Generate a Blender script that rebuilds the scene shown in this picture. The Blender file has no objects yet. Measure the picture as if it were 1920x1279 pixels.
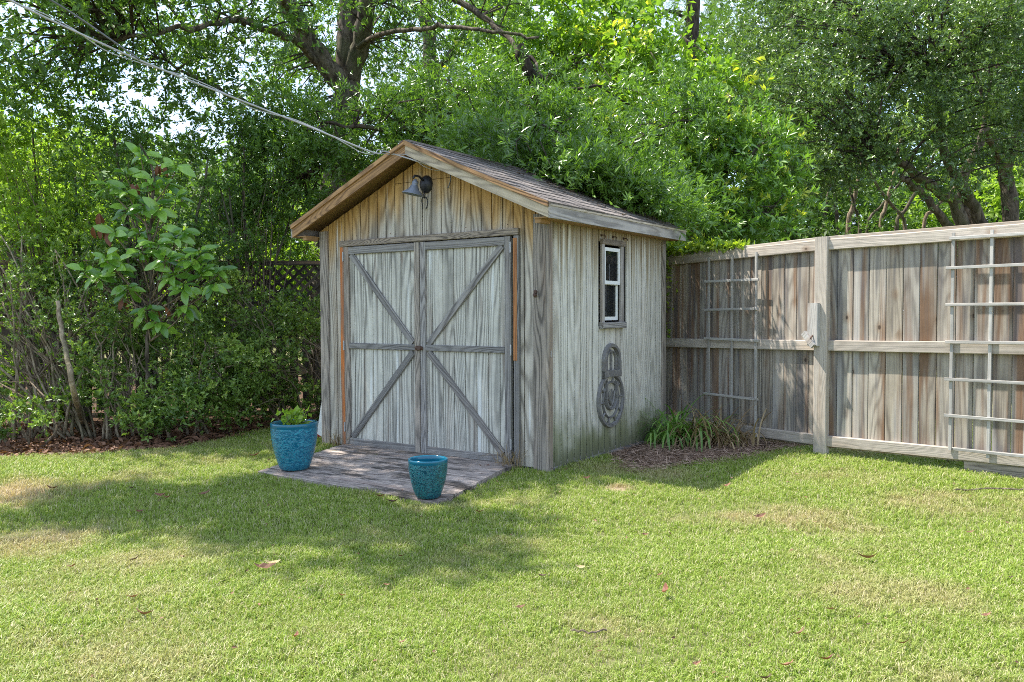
import bpy, math, random
import numpy as np
from mathutils import Vector, Matrix
random.seed(7); rng = np.random.default_rng(7)
SC = bpy.context.scene; COL = SC.collection
# ------------------------------------------------------------------ camera
FPX, PITCH, ROLL, CAMH = 1553.8, 0.0349, -0.0035, 1.2225
_cp, _sp, _cr, _sr = math.cos(PITCH), math.sin(PITCH), math.cos(ROLL), math.sin(ROLL)
CF = Vector((0, _cp, -_sp)); _U = Vector((0, _sp, _cp)); _R = Vector((1, 0, 0))
CR = _R*_cr + _U*_sr; CU = _U*_cr - _R*_sr; CC = Vector((0, 0, CAMH))
cd = bpy.data.cameras.new('camera'); cam = bpy.data.objects.new('camera', cd); COL.objects.link(cam)
cd.sensor_width = 36; cd.lens = FPX/1920*36; cd.clip_start = .05; cd.clip_end = 600
cam.matrix_world = Matrix(((CR.x, CU.x, -CF.x, CC.x), (CR.y, CU.y, -CF.y, CC.y), (CR.z, CU.z, -CF.z, CC.z), (0, 0, 0, 1)))
SC.camera = cam
# ------------------------------------------------------------------ light
SUN_EL, SUN_H = math.radians(60), Vector((-.93, .37, 0)).normalized()
sun_dir = Vector((SUN_H.x*math.cos(SUN_EL), SUN_H.y*math.cos(SUN_EL), math.sin(SUN_EL)))
sl = bpy.data.lights.new('sun', 'SUN'); sl.energy = 4.1; sl.angle = math.radians(.6); sl.color = (1, .95, .86)
so = bpy.data.objects.new('sun', sl); COL.objects.link(so); so.location = (-20, 10, 30)
so.rotation_euler = (-sun_dir).to_track_quat('-Z', 'Y').to_euler()
wd = bpy.data.worlds.new('World'); SC.world = wd; wd.use_nodes = True
SC.view_settings.view_transform = 'Standard'; SC.view_settings.look = 'None'
SC.view_settings.exposure = 1.5; SC.view_settings.gamma = 1; SC.view_settings.use_curve_mapping = False
SC.cycles.use_denoising = False; SC.cycles.filter_width = 1.0; SC.cycles.sample_clamp_indirect = 4; SC.cycles.max_bounces = 6; SC.cycles.transparent_max_bounces = 8
# ------------------------------------------------------------------ node helpers
def nd(nt, typ, props=None, **inp):
    n = nt.nodes.new(typ)
    for k, v in (props or {}).items(): setattr(n, k, v)
    for k, v in inp.items():
        key = int(k[1:]) if k[0] == '_' and k[1:].isdigit() else k.replace('_', ' ')
        s = n.inputs[key]
        if isinstance(v, bpy.types.NodeSocket): nt.links.new(v, s)
        else:
            if s.type == 'RGBA' and len(v) == 3: v = (*v, 1)
            s.default_value = v
    return n
def math_(nt, op, a, b=0., c=None, clamp=False):
    n = nd(nt, 'ShaderNodeMath', {'operation': op, 'use_clamp': clamp}, _0=a, _1=b)
    if c is not None:
        if isinstance(c, bpy.types.NodeSocket): nt.links.new(c, n.inputs[2])
        else: n.inputs[2].default_value = c
    return n.outputs[0]
def mix(nt, f, a, b, mode='MIX'):
    n = nt.nodes.new('ShaderNodeMix'); n.data_type = 'RGBA'; n.blend_type = mode
    for i, v in ((0, f), (6, a), (7, b)):
        if isinstance(v, bpy.types.NodeSocket): nt.links.new(v, n.inputs[i])
        else: n.inputs[i].default_value = v if i == 0 else (*v[:3], 1)
    return n.outputs[2]
def sstep(nt, v, a, b):
    n = nt.nodes.new('ShaderNodeMapRange'); n.interpolation_type = 'SMOOTHSTEP'
    nt.links.new(v, n.inputs[0]); n.inputs[1].default_value = a; n.inputs[2].default_value = b
    return n.outputs[0]
def noise(nt, vec, scale, detail=2., rough=.5, dist=0.):
    return nd(nt, 'ShaderNodeTexNoise', Vector=vec, Scale=scale, Detail=detail, Roughness=rough, Distortion=dist).outputs[0]
def scalev(nt, vec, s):
    return nd(nt, 'ShaderNodeVectorMath', {'operation': 'MULTIPLY'}, _0=vec, _1=s).outputs[0]
def newmat(name):
    m = bpy.data.materials.new(name); m.use_nodes = True; m.node_tree.nodes.clear(); return m, m.node_tree
def out(nt, sh): nt.links.new(sh, nt.nodes.new('ShaderNodeOutputMaterial').inputs[0])
def bsdf(nt, col, rough=.8, bump=None, bstr=.3, bdist=.01, spec=.3, metal=0.):
    b = nd(nt, 'ShaderNodeBsdfPrincipled', Base_Color=col, Roughness=rough, Metallic=metal)
    b.inputs['Specular IOR Level'].default_value = spec
    if bump is not None:
        bn = nd(nt, 'ShaderNodeBump', Height=bump, Strength=bstr, Distance=bdist); nt.links.new(bn.outputs[0], b.inputs['Normal'])
    return b.outputs[0]
# world: sky with thin cloud
nt = wd.node_tree; nt.nodes.clear()
sky = nd(nt, 'ShaderNodeTexSky', {'sky_type': 'NISHITA', 'sun_disc': False, 'sun_elevation': SUN_EL, 'sun_rotation': math.atan2(sun_dir.x, sun_dir.y), 'dust_density': .6})
tc = nt.nodes.new('ShaderNodeTexCoord')
cl = noise(nt, scalev(nt, tc.outputs['Generated'], (1, 1, 2.2)), 2.6, 7, .58, .3)
cm = math_(nt, 'MULTIPLY', sstep(nt, cl, .30, .58), .9)
skc = mix(nt, cm, sky.outputs[0], (2.7, 3.3, 4.2))
bg = nd(nt, 'ShaderNodeBackground', Color=skc, Strength=.15)
nt.links.new(bg.outputs[0], nt.nodes.new('ShaderNodeOutputWorld').inputs[0])
# ------------------------------------------------------------------ geometry helpers
def at(px, py, Z):                                   # a point Z metres away in the direction of a photo pixel
    d = CF*FPX + CR*(px-960) - CU*(py-639.5); return CC + d*(Z/d.y)
def gnd(px, py, z=0.):
    d = CF*FPX + CR*(px-960) - CU*(py-639.5); return CC + d*((z-CAMH)/d.z)
def props(o, label=None, cat=None, group=None, kind=None):
    if label: o['label'] = label
    if cat: o['category'] = cat
    if group: o['group'] = group
    if kind: o['kind'] = kind
    return o
def empty(name, loc=(0, 0, 0), rz=0., **k):
    o = bpy.data.objects.new(name, None); o.location = loc; o.rotation_euler = (0, 0, rz); COL.objects.link(o); return props(o, **k)
def link(name, me, mat=None, parent=None, loc=None, rot=None, **k):
    o = bpy.data.objects.new(name, me)
    if mat and not me.materials: me.materials.append(mat)
    if parent: o.parent = parent
    if loc is not None: o.location = loc
    if rot is not None: o.rotation_euler = rot
    COL.objects.link(o); return props(o, **k)
def npmesh(name, V, Fc, nper, tint=None, smooth=False):
    me = bpy.data.meshes.new(name); V = np.asarray(V, np.float32).reshape(-1, 3); Fc = np.asarray(Fc, np.int32).reshape(-1)
    nf = len(Fc)//nper
    me.vertices.add(len(V)); me.vertices.foreach_set('co', V.ravel())
    me.loops.add(len(Fc)); me.loops.foreach_set('vertex_index', Fc)
    me.polygons.add(nf); me.polygons.foreach_set('loop_start', np.arange(nf, dtype=np.int32)*nper)
    if tint is not None:
        a = me.attributes.new('tint', 'FLOAT', 'FACE'); a.data.foreach_set('value', np.asarray(tint, np.float32))
    me.update(calc_edges=True)
    if smooth: me.polygons.foreach_set('use_smooth', np.ones(nf, bool))
    return me
def pymesh(name, V, Fc, smooth=False):
    me = bpy.data.meshes.new(name); me.from_pydata([tuple(v) for v in V], [], Fc); me.update()
    if smooth: me.polygons.foreach_set('use_smooth', np.ones(len(me.polygons), bool))
    return me
class MB:
    def __init__(s): s.V = []; s.F = []
    def box(s, x0, x1, y0, y1, z0, z1):
        n = len(s.V); s.V += [(x, y, z) for z in (z0, z1) for y in (y0, y1) for x in (x0, x1)]
        s.F += [tuple(n+i for i in f) for f in ((0, 2, 3, 1), (4, 5, 7, 6), (0, 1, 5, 4), (2, 6, 7, 3), (0, 4, 6, 2), (1, 3, 7, 5))]; return s
    def tube(s, pts, r, seg=8, cap=True):
        pts = [Vector(p) for p in pts]; n0 = len(s.V); rs = r if isinstance(r, (list, tuple)) else [r]*len(pts)
        up = None
        for i, p in enumerate(pts):
            t = (pts[min(i+1, len(pts)-1)]-pts[max(i-1, 0)]).normalized()
            if up is None: up = t.orthogonal().normalized()
            else: up = (up - t*up.dot(t)).normalized()
            b = t.cross(up)
            for k in range(seg):
                a = 2*math.pi*k/seg; s.V.append(p + (up*math.cos(a)+b*math.sin(a))*rs[i])
        for i in range(len(pts)-1):
            for k in range(seg):
                a = n0+i*seg+k; b2 = n0+i*seg+(k+1) % seg; s.F.append((a, b2, b2+seg, a+seg))
        if cap:
            s.F.append(tuple(n0+k for k in reversed(range(seg)))); s.F.append(tuple(n0+(len(pts)-1)*seg+k for k in range(seg)))
        return s
    def lathe(s, prof, seg=32, c=(0, 0, 0)):
        n0 = len(s.V)
        for r, z in prof:
            for k in range(seg):
                a = 2*math.pi*k/seg; s.V.append((c[0]+r*math.cos(a), c[1]+r*math.sin(a), c[2]+z))
        for i in range(len(prof)-1):
            for k in range(seg):
                a = n0+i*seg+k; b = n0+i*seg+(k+1) % seg; s.F.append((a, b, b+seg, a+seg))
        return s
    def mesh(s, name='m', smooth=False): return pymesh(name, s.V, s.F, smooth)
def bar(L, w, t, c=.004, jag=0.):
    """a board along local X from 0..L, width w along Y (centred), thickness t along Z (0..t), long edges chamfered"""
    pr = [(-w/2, 0), (w/2, 0), (w/2, t-c), (w/2-c, t), (-w/2+c, t), (-w/2, t-c)]
    V = []; n = len(pr)
    for x in (0, L):
        for y, z in pr: V.append((x+(random.uniform(-jag, jag) if jag else 0), y, z))
    F = [tuple(reversed(range(n))), tuple(range(n, 2*n))] + [(i, (i+1) % n, n+(i+1) % n, n+i) for i in range(n)]
    return pymesh('board', V, F)
def frame_mat(p, d, nrm):
    """matrix with X along d, Z along nrm"""
    x = Vector(d).normalized(); z = Vector(nrm); z = (z-x*z.dot(x)).normalized(); y = z.cross(x)
    return Matrix(((x.x, y.x, z.x, p[0]), (x.y, y.y, z.y, p[1]), (x.z, y.z, z.z, p[2]), (0, 0, 0, 1)))
def plank(name, parent, p0, p1, nrm, w, t, mat, c=.004, **k):
    """board whose underside centre line runs p0 -> p1 (parent space), outer face towards nrm"""
    p0 = Vector(p0); p1 = Vector(p1); me = bar((p1-p0).length, w, t, c)
    o = link(name, me, mat, parent, **k); o.matrix_local = frame_mat(p0, p1-p0, nrm); return o
def prism(name, parent, poly, axis, a, b, mat, **k):
    """poly = list of 2-D points; extruded along axis from a to b"""
    n = len(poly)
    def P(u, v, w): return {'x': (w, u, v), 'y': (u, w, v), 'z': (u, v, w)}[axis]
    V = [P(u, v, a) for u, v in poly]+[P(u, v, b) for u, v in poly]
    F = [tuple(range(n)), tuple(reversed(range(n, 2*n)))]+[(i, n+i, n+(i+1) % n, (i+1) % n) for i in range(n)]
    me = pymesh(name, V, F)
    import bmesh
    bm = bmesh.new(); bm.from_mesh(me); bmesh.ops.recalc_face_normals(bm, faces=bm.faces); bm.to_mesh(me); bm.free()
    return link(name, me, mat, parent, **k)
def reframe(o, mt): o.data.transform(mt.inverted()); o.matrix_local = mt
# ------------------------------------------------------------------ shed frame: X right along the front, Y back, Z up, origin at front right corner
YAW = -.6009; SX, SY = .2632, 6.2330
shed = empty('garden_shed', (SX, SY, 0), YAW, label='weathered grey wooden garden shed with double doors and gabled shingle roof', cat='shed')
def S(x, y, z=0.): c, s = math.cos(YAW), math.sin(YAW); return Vector((SX+c*x-s*y, SY+s*x+c*y, z))
# ------------------------------------------------------------------ materials
def wood(name, light, dark, warm=(.30, .17, .08), warm_amt=.35, wlo=.5, ax='x', ring=34., across=5., along=.5, knots=0., var=.25, coords=None,
         ringamt=.75, bump=.5, extra=None, blotch=1., fiber=.3, hue=None):
    m, nt = newmat(name)
    if coords is not None:
        t = nt.nodes.new('ShaderNodeTexCoord'); t.object = coords; v = t.outputs['Object']; rnd = None
        oi = nt.nodes.new('ShaderNodeObjectInfo'); rnd = oi.outputs['Random']
        base = v
    else:
        t = nt.nodes.new('ShaderNodeTexCoord'); oi = nt.nodes.new('ShaderNodeObjectInfo'); rnd = oi.outputs['Random']
        cx = nd(nt, 'ShaderNodeCombineXYZ', X=math_(nt, 'MULTIPLY', rnd, 57.), Y=math_(nt, 'MULTIPLY', rnd, 31.), Z=math_(nt, 'MULTIPLY', rnd, 13.))
        base = nd(nt, 'ShaderNodeVectorMath', {'operation': 'ADD'}, _0=t.outputs['Object'], _1=cx.outputs[0]).outputs[0]
    def sv(a, l):
        return scalev(nt, base, (l, a, a) if ax == 'x' else (a, a, l))
    wob = noise(nt, sv(across*2.6, along*5), 1., 2.)
    fig = math_(nt, 'MULTIPLY_ADD', wob, .10, noise(nt, sv(across, along), 1., 0., .4, .3))
    rg = math_(nt, 'SINE', math_(nt, 'MULTIPLY', fig, ring*4.6)); rg = math_(nt, 'MULTIPLY_ADD', rg, .5, .5)
    rg = math_(nt, 'MULTIPLY', math_(nt, 'POWER', rg, 2.), math_(nt, 'MULTIPLY_ADD', noise(nt, sv(9, 1.), 1., 2.), 1.6, .1))
    fib = noise(nt, sv(110, 2.2), 1., 3., .6)
    fib2 = noise(nt, sv(28, .8), 1., 3., .6)
    big = noise(nt, sv(10, .6), 1., 3., .55)
    f = math_(nt, 'ADD', math_(nt, 'MULTIPLY', rg, ringamt), math_(nt, 'MULTIPLY', sstep(nt, fib, .35, .75), fiber))
    f = math_(nt, 'ADD', f, math_(nt, 'MULTIPLY', sstep(nt, fib2, .45, .75), .25), clamp=True)
    col = mix(nt, f, light, dark)
    col = mix(nt, math_(nt, 'MULTIPLY', sstep(nt, big, wlo, wlo+.2), warm_amt), col, warm)
    if knots:
        vo = nd(nt, 'ShaderNodeTexVoronoi', {'feature': 'F1'}, Vector=sv(9, 6), Scale=1.)
        kd = vo.outputs['Distance']
        kc = nd(nt, 'ShaderNodeSeparateColor', Color=vo.outputs['Color']).outputs[0]
        on = math_(nt, 'GREATER_THAN', kc, 1-knots)
        col = mix(nt, math_(nt, 'MULTIPLY', math_(nt, 'SUBTRACT', 1., sstep(nt, kd, .12, .42)), math_(nt, 'MULTIPLY', on, .45)), col, (.20, .115, .06))
        col = mix(nt, math_(nt, 'MULTIPLY', math_(nt, 'SUBTRACT', 1., sstep(nt, kd, .07, .15)), math_(nt, 'MULTIPLY', on, .85)), col, (.05, .032, .022))
    if hue:
        r2 = math_(nt, 'FRACT', math_(nt, 'MULTIPLY', rnd, 17.31)); col = mix(nt, math_(nt, 'MULTIPLY', r2, .8), col, mix(nt, 1., col, hue, 'MULTIPLY'))
    vb = math_(nt, 'MULTIPLY_ADD', rnd, var*2, 1-var)
    mot = noise(nt, base, 9., 4., .6)
    vb = math_(nt, 'MULTIPLY', vb, math_(nt, 'MULTIPLY_ADD', mot, .5*blotch, 1-.25*blotch))
    cc = nd(nt, 'ShaderNodeCombineXYZ', X=vb, Y=vb, Z=vb).outputs[0]
    col = mix(nt, 1., col, cc, 'MULTIPLY')
    if extra: col = extra(nt, base, col)
    h = math_(nt, 'SUBTRACT', 1., f)
    out(nt, bsdf(nt, col, .82, h, bump, .004, .2)); return m
def zof(nt, v): return nd(nt, 'ShaderNodeSeparateXYZ', Vector=v).outputs
def ex_front(nt, v, col):                # gable: wood kept honey coloured under the roof, whitish vertical streaks, dark run-off
    x, y, z = zof(nt, v)
    roofz = math_(nt, 'SUBTRACT', 2.52, math_(nt, 'MULTIPLY', math_(nt, 'ABSOLUTE', math_(nt, 'ADD', x, 1.22)), .44))
    d = math_(nt, 'SUBTRACT', roofz, z)
    d = math_(nt, 'ADD', d, math_(nt, 'MULTIPLY', noise(nt, scalev(nt, v, (9, 9, 1.5)), 1., 3.), .5))
    hon = math_(nt, 'SUBTRACT', 1., sstep(nt, d, .32, .70))
    col = mix(nt, math_(nt, 'MULTIPLY', hon, .75), col, mix(nt, .35, col, (.50, .31, .10)))
    col = mix(nt, 1., col, mix(nt, hon, (1, 1, 1), (1.0, .74, .38)), 'MULTIPLY')
    ru = sstep(nt, noise(nt, scalev(nt, v, (26, 26, .9)), 1., 2.), .60, .72)
    col = mix(nt, math_(nt, 'MULTIPLY', ru, .5), col, (.14, .105, .075))
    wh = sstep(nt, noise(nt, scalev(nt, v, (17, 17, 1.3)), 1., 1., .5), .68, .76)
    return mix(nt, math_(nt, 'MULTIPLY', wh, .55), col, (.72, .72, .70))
def ex_side(nt, v, col):                 # side wall: bleached, rusty run-off under the eave, green algae at the foot
    x, y, z = zof(nt, v)
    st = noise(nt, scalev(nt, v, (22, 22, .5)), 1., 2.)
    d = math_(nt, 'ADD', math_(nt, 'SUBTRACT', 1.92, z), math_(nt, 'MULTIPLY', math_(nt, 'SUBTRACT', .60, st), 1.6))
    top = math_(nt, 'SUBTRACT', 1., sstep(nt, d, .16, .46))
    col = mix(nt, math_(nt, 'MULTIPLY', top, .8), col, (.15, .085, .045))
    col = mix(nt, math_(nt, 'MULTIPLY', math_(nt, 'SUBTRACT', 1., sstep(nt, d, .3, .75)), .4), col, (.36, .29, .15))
    gn = math_(nt, 'ADD', z, math_(nt, 'MULTIPLY', noise(nt, v, 4.5, 4.), .45))
    al = math_(nt, 'SUBTRACT', 1., sstep(nt, gn, .32, .72))
    col = mix(nt, math_(nt, 'MULTIPLY', al, .85), col, (.15, .165, .06))
    gn2 = math_(nt, 'SUBTRACT', 1., sstep(nt, math_(nt, 'ADD', z, math_(nt, 'MULTIPLY', noise(nt, scalev(nt, v, (30, 30, 2)), 1., 4.), .3)), .14, .38))
    return mix(nt, math_(nt, 'MULTIPLY', gn2, .6), col, (.09, .09, .065))
def ex_door(nt, v, col):
    x, y, z = zof(nt, v)
    ru = sstep(nt, noise(nt, scalev(nt, v, (30, 30, 1.6)), 1., 2.), .60, .72)
    hi = math_(nt, 'MULTIPLY', math_(nt, 'SUBTRACT', 1., sstep(nt, math_(nt, 'ABSOLUTE', math_(nt, 'SUBTRACT', z, 1.78)), .03, .22)), ru)
    col = mix(nt, math_(nt, 'MULTIPLY', hi, .8), col, (.13, .07, .04))
    bl = math_(nt, 'MULTIPLY', sstep(nt, noise(nt, scalev(nt, v, (14, 14, 1.4)), 1., 3.), .57, .68), .4)
    col = mix(nt, bl, col, (.17, .115, .085))
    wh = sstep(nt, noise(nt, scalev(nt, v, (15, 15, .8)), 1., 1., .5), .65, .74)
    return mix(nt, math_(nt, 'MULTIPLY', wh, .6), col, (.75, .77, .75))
def ex_fence(nt, v, col):
    a = sstep(nt, noise(nt, scalev(nt, v, (.9, 16, 16)), 1., 2.), .52, .66)
    col = mix(nt, math_(nt, 'MULTIPLY', a, .7), col, (.10, .095, .10))
    b = sstep(nt, noise(nt, scalev(nt, v, (.7, 9, 9)), 1., 2.), .56, .68)
    col = mix(nt, math_(nt, 'MULTIPLY', b, .45), col, (.56, .53, .49))
    x, y, z = zof(nt, v)
    return col
M = {}
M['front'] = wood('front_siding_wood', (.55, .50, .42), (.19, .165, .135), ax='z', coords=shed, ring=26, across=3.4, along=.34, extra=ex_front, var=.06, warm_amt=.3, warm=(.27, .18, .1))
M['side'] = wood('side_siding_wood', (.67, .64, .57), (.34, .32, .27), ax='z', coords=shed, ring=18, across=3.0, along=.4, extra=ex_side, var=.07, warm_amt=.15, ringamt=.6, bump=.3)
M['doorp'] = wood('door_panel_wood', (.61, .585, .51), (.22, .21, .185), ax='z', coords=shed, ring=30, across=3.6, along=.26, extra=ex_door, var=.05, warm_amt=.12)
M['grey'] = wood('grey_trim_wood', (.34, .32, .30), (.12, .11, .105), ring=20, across=9, warm_amt=.25, warm=(.16, .10, .07), var=.15)
M['greyd'] = wood('dark_grey_trim_wood', (.25, .235, .22), (.075, .07, .068), ring=24, across=9, warm_amt=.2, warm=(.14, .09, .06), var=.12)
M['rusty'] = wood('orange_brown_trim_wood', (.27, .19, .14), (.12, .09, .075), ring=20, across=9, warm_amt=1., warm=(.46, .15, .04), var=.1)
M['orange'] = wood('split_orange_wood', (.42, .19, .075), (.20, .08, .04), ring=14, across=9, warm_amt=.4, warm=(.2, .1, .06), var=.05)
M['hdr'] = wood('brown_grey_header_wood', (.33, .27, .21), (.09, .075, .065), ring=36, across=12, along=1., warm_amt=.4, warm=(.2, .12, .07))
M['rakeL'] = wood('orange_rake_wood', (.46, .27, .13), (.13, .075, .045), ring=18, across=7, along=.8, warm_amt=.6, warm=(.12, .07, .05), var=.1)
M['rakeR'] = wood('pale_rake_wood', (.56, .47, .35), (.30, .25, .19), ring=20, across=7, warm_amt=.3, warm=(.3, .2, .12), var=.1)
M['corner'] = wood('corner_wood', (.36, .31, .26), (.12, .105, .09), ring=22, across=9, warm_amt=.4, warm=(.22, .14, .09), var=.12)
M['fence'] = wood('fence_board_wood', (.44, .38, .30), (.13, .105, .085), ring=16, across=5.5, along=.45, warm_amt=.9, wlo=.44, warm=(.20, .11, .06), knots=.2, var=.2, ringamt=.5, bump=.35, extra=ex_fence, hue=(.88, .95, 1.08))
M['fencer'] = wood('fence_rail_wood', (.46, .405, .345), (.24, .205, .17), ring=20, across=6, along=.7, warm_amt=.35, warm=(.26, .17, .1), knots=.1, var=.12, ringamt=.3)
M['trel'] = wood('trellis_wood', (.42, .40, .37), (.18, .17, .155), ring=12, across=9, warm_amt=.1, var=.15, ringamt=.2)
M['block'] = wood('pale_block_wood', (.44, .425, .40), (.15, .14, .135), ring=20, across=8, warm_amt=.5, warm=(.25, .14, .08), var=.05, ringamt=.3)
M['darkf'] = wood('dark_fence_wood', (.075, .06, .045), (.03, .024, .02), ring=12, across=6, var=.3)
M['cut'] = wood('pink_cut_wood', (.60, .32, .24), (.35, .17, .12), ring=10, across=9, var=.1)
def ex_ramp(nt, v, col):
    g = sstep(nt, noise(nt, scalev(nt, v, (2.2, 8, 8)), 1., 5., .7), .47, .62)
    col = mix(nt, math_(nt, 'MULTIPLY', g, .85), col, (.045, .038, .033))
    g2 = sstep(nt, noise(nt, v, 11., 4., .6), .62, .72)
    return mix(nt, math_(nt, 'MULTIPLY', g2, .6), col, (.12, .12, .05))
M['fasc'] = wood('pale_fascia_wood', (.44, .40, .36), (.20, .18, .165), ring=16, across=7, warm_amt=.2, var=.1)
M['ramp'] = wood('ramp_wood', (.43, .36, .315), (.17, .14, .13), ring=22, across=8, along=.8, warm_amt=.3, warm=(.2, .12, .09), var=.14, extra=ex_ramp, bump=.8)
def simple(name, col, rough=.6, metal=0., spec=.4, nz=None, nscale=20., namp=.3, bump=0.):
    m, nt = newmat(name); t = nt.nodes.new('ShaderNodeTexCoord').outputs['Object']
    n = noise(nt, t, nscale, 4., .6); f = math_(nt, 'MULTIPLY_ADD', n, namp*2, 1-namp)
    c = mix(nt, 1., col, nd(nt, 'ShaderNodeCombineXYZ', X=f, Y=f, Z=f).outputs[0], 'MULTIPLY')
    if nz: c = mix(nt, sstep(nt, noise(nt, t, nscale*.4, 5., .7), .5, .65), c, nz)
    out(nt, bsdf(nt, c, rough, n if bump else None, bump, .003, spec, metal)); return m
M['dark'] = simple('black_metal', (.035, .035, .04), .45, .3)
M['shade'] = simple('grey_lamp_metal', (.20, .22, .26), .5, .4, bump=.3)
M['rust'] = simple('rusty_metal', (.10, .06, .045), .7, .3, nz=(.25, .1, .05))
M['galv'] = simple('galvanised_metal', (.45, .45, .46), .5, .6)
M['white'] = simple('white_paint', (.78, .78, .76), .45, namp=.08)
M['iron'] = simple('grey_iron', (.19, .18, .175), .55, .2, nscale=40, nz=(.27, .26, .25), bump=.4)
M['soil'] = simple('potting_soil', (.03, .02, .015), .95, nscale=60, bump=1.)
M['cable'] = simple('cable_sheath', (.42, .41, .42), .6)
M['cabled'] = simple('dark_cable_sheath', (.13, .13, .14), .6)
M['inside'] = simple('shed_interior', (.018, .015, .012), .9)
M['soff'] = simple('soffit_wood', (.34, .20, .09), .85, nscale=12)
def glass():
    m, nt = newmat('window_glass'); g = nd(nt, 'ShaderNodeBsdfPrincipled', Base_Color=(.02, .022, .025), Roughness=.03)
    g.inputs['Specular IOR Level'].default_value = .8
    tr = nd(nt, 'ShaderNodeBsdfTransparent', Color=(.6, .62, .6)); mx = nd(nt, 'ShaderNodeMixShader', Fac=.5); nt.links.new(tr.outputs[0], mx.inputs[1]); nt.links.new(g.outputs[0], mx.inputs[2])
    out(nt, mx.outputs[0]); return m
M['glass'] = glass()
def shingle():
    m, nt = newmat('roof_shingle'); t = nt.nodes.new('ShaderNodeTexCoord').outputs['Object']; r = nt.nodes.new('ShaderNodeObjectInfo').outputs['Random']
    n = noise(nt, t, 160., 3.); c = mix(nt, sstep(nt, n, .35, .65), (.085, .073, .068), (.23, .20, .18))
    f = math_(nt, 'MULTIPLY_ADD', r, .6, .7); c = mix(nt, 1., c, nd(nt, 'ShaderNodeCombineXYZ', X=f, Y=f, Z=f).outputs[0], 'MULTIPLY')
    out(nt, bsdf(nt, c, .95, n, .6, .002, .15)); return m
M['shingle'] = shingle()
def glaze(name, a, b, wscale):
    m, nt = newmat(name); t = nt.nodes.new('ShaderNodeTexCoord').outputs['Object']
    x, y, z = zof(nt, t); ang = math_(nt, 'ARCTAN2', y, x)
    v = nd(nt, 'ShaderNodeCombineXYZ', X=math_(nt, 'MULTIPLY', ang, 2.6), Y=math_(nt, 'MULTIPLY', z, 34.), Z=0.).outputs[0]
    w = noise(nt, v, wscale, 2., .5, 1.2)
    w = math_(nt, 'ABSOLUTE', math_(nt, 'SUBTRACT', w, .5)); w = math_(nt, 'SUBTRACT', 1., sstep(nt, w, 0., .09))
    body = sstep(nt, z, .30*.98, .27) if False else 1.
    c = mix(nt, math_(nt, 'MULTIPLY', w, .8), a, b)
    c = mix(nt, math_(nt, 'MULTIPLY', noise(nt, t, 6., 3.), .35), c, (.006, .10, .17))
    out(nt, bsdf(nt, c, .18, w, .4, .005, .6)); return m
M['potA'] = glaze('teal_wave_glaze', (.005, .12, .205), (.04, .36, .46), 1.5)
M['potB'] = glaze('teal_crackle_glaze', (.004, .05, .075), (.03, .28, .31), 2.)
def plainglaze():
    m, nt = newmat('teal_rim_glaze'); out(nt, bsdf(nt, (.005, .12, .19), .12, None, 0, 0, .6)); return m
M['rim'] = plainglaze()
def leafmat(name, a, b, trans=.35, rough=.42, spec=.5, c=None, ccut=.93):
    """a..b by the leaf's own tint attribute; c for the few young or dead leaves"""
    m, nt = newmat(name); t = nt.nodes.new('ShaderNodeAttribute'); t.attribute_name = 'tint'; f = t.outputs['Fac']
    col = mix(nt, f, a, b)
    if c: col = mix(nt, math_(nt, 'GREATER_THAN', f, ccut), col, c)
    pb = nd(nt, 'ShaderNodeBsdfPrincipled', Base_Color=col, Roughness=rough); pb.inputs['Specular IOR Level'].default_value = spec
    tcol = mix(nt, 1., col, (1.5, 1.6, .7), 'MULTIPLY')
    tr = nd(nt, 'ShaderNodeBsdfTranslucent', Color=tcol)
    mx = nd(nt, 'ShaderNodeMixShader', Fac=trans); nt.links.new(pb.outputs[0], mx.inputs[1]); nt.links.new(tr.outputs[0], mx.inputs[2])
    out(nt, mx.outputs[0]); return m
M['lf_oak'] = leafmat('oak_leaf', (.035, .085, .018), (.16, .28, .05), .35, .45)
M['lf_willow'] = leafmat('willow_oak_leaf', (.035, .09, .014), (.18, .31, .05), .35, .28, .7)
M['lf_maple'] = leafmat('bright_leaf', (.10, .21, .018), (.26, .40, .05), .42, .4, c=(.55, .58, .07), ccut=.8)
M['lf_live'] = leafmat('live_oak_leaf', (.035, .075, .028), (.18, .28, .075), .3, .32, .7, c=(.28, .40, .08), ccut=.82)
M['lf_mag'] = leafmat('magnolia_leaf', (.075, .185, .022), (.25, .43, .065), .3, .24, .8)
M['lf_magy'] = leafmat('yellow_tipped_leaf', (.08, .18, .03), (.20, .34, .05), .35, .28, .7, c=(.50, .54, .07), ccut=.8)
M['lf_az'] = leafmat('azalea_leaf', (.05, .105, .022), (.26, .38, .075), .3, .36, c=(.42, .52, .12), ccut=.82)
M['lf_yel'] = leafmat('yellow_green_leaf', (.13, .24, .03), (.32, .44, .06), .5, .45)
M['lf_far'] = leafmat('distant_leaf', (.045, .09, .02), (.15, .26, .055), .4, .6)
M['dead'] = leafmat('dead_leaf', (.12, .055, .028), (.26, .13, .075), .1, .7)
M['deadred'] = leafmat('red_dead_leaf', (.12, .038, .02), (.22, .085, .045), .15, .6)
M['litterd'] = leafmat('old_dead_leaf', (.09, .06, .045), (.20, .14, .10), .05, .8)
M['straw'] = leafmat('pine_straw', (.20, .12, .08), (.52, .37, .28), .05, .9)
M['strapg'] = leafmat('strap_leaf', (.08, .19, .03), (.26, .42, .09), .3, .4)
M['strapd'] = leafmat('dried_strap_leaf', (.17, .10, .05), (.42, .32, .18), .2, .7)
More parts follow.
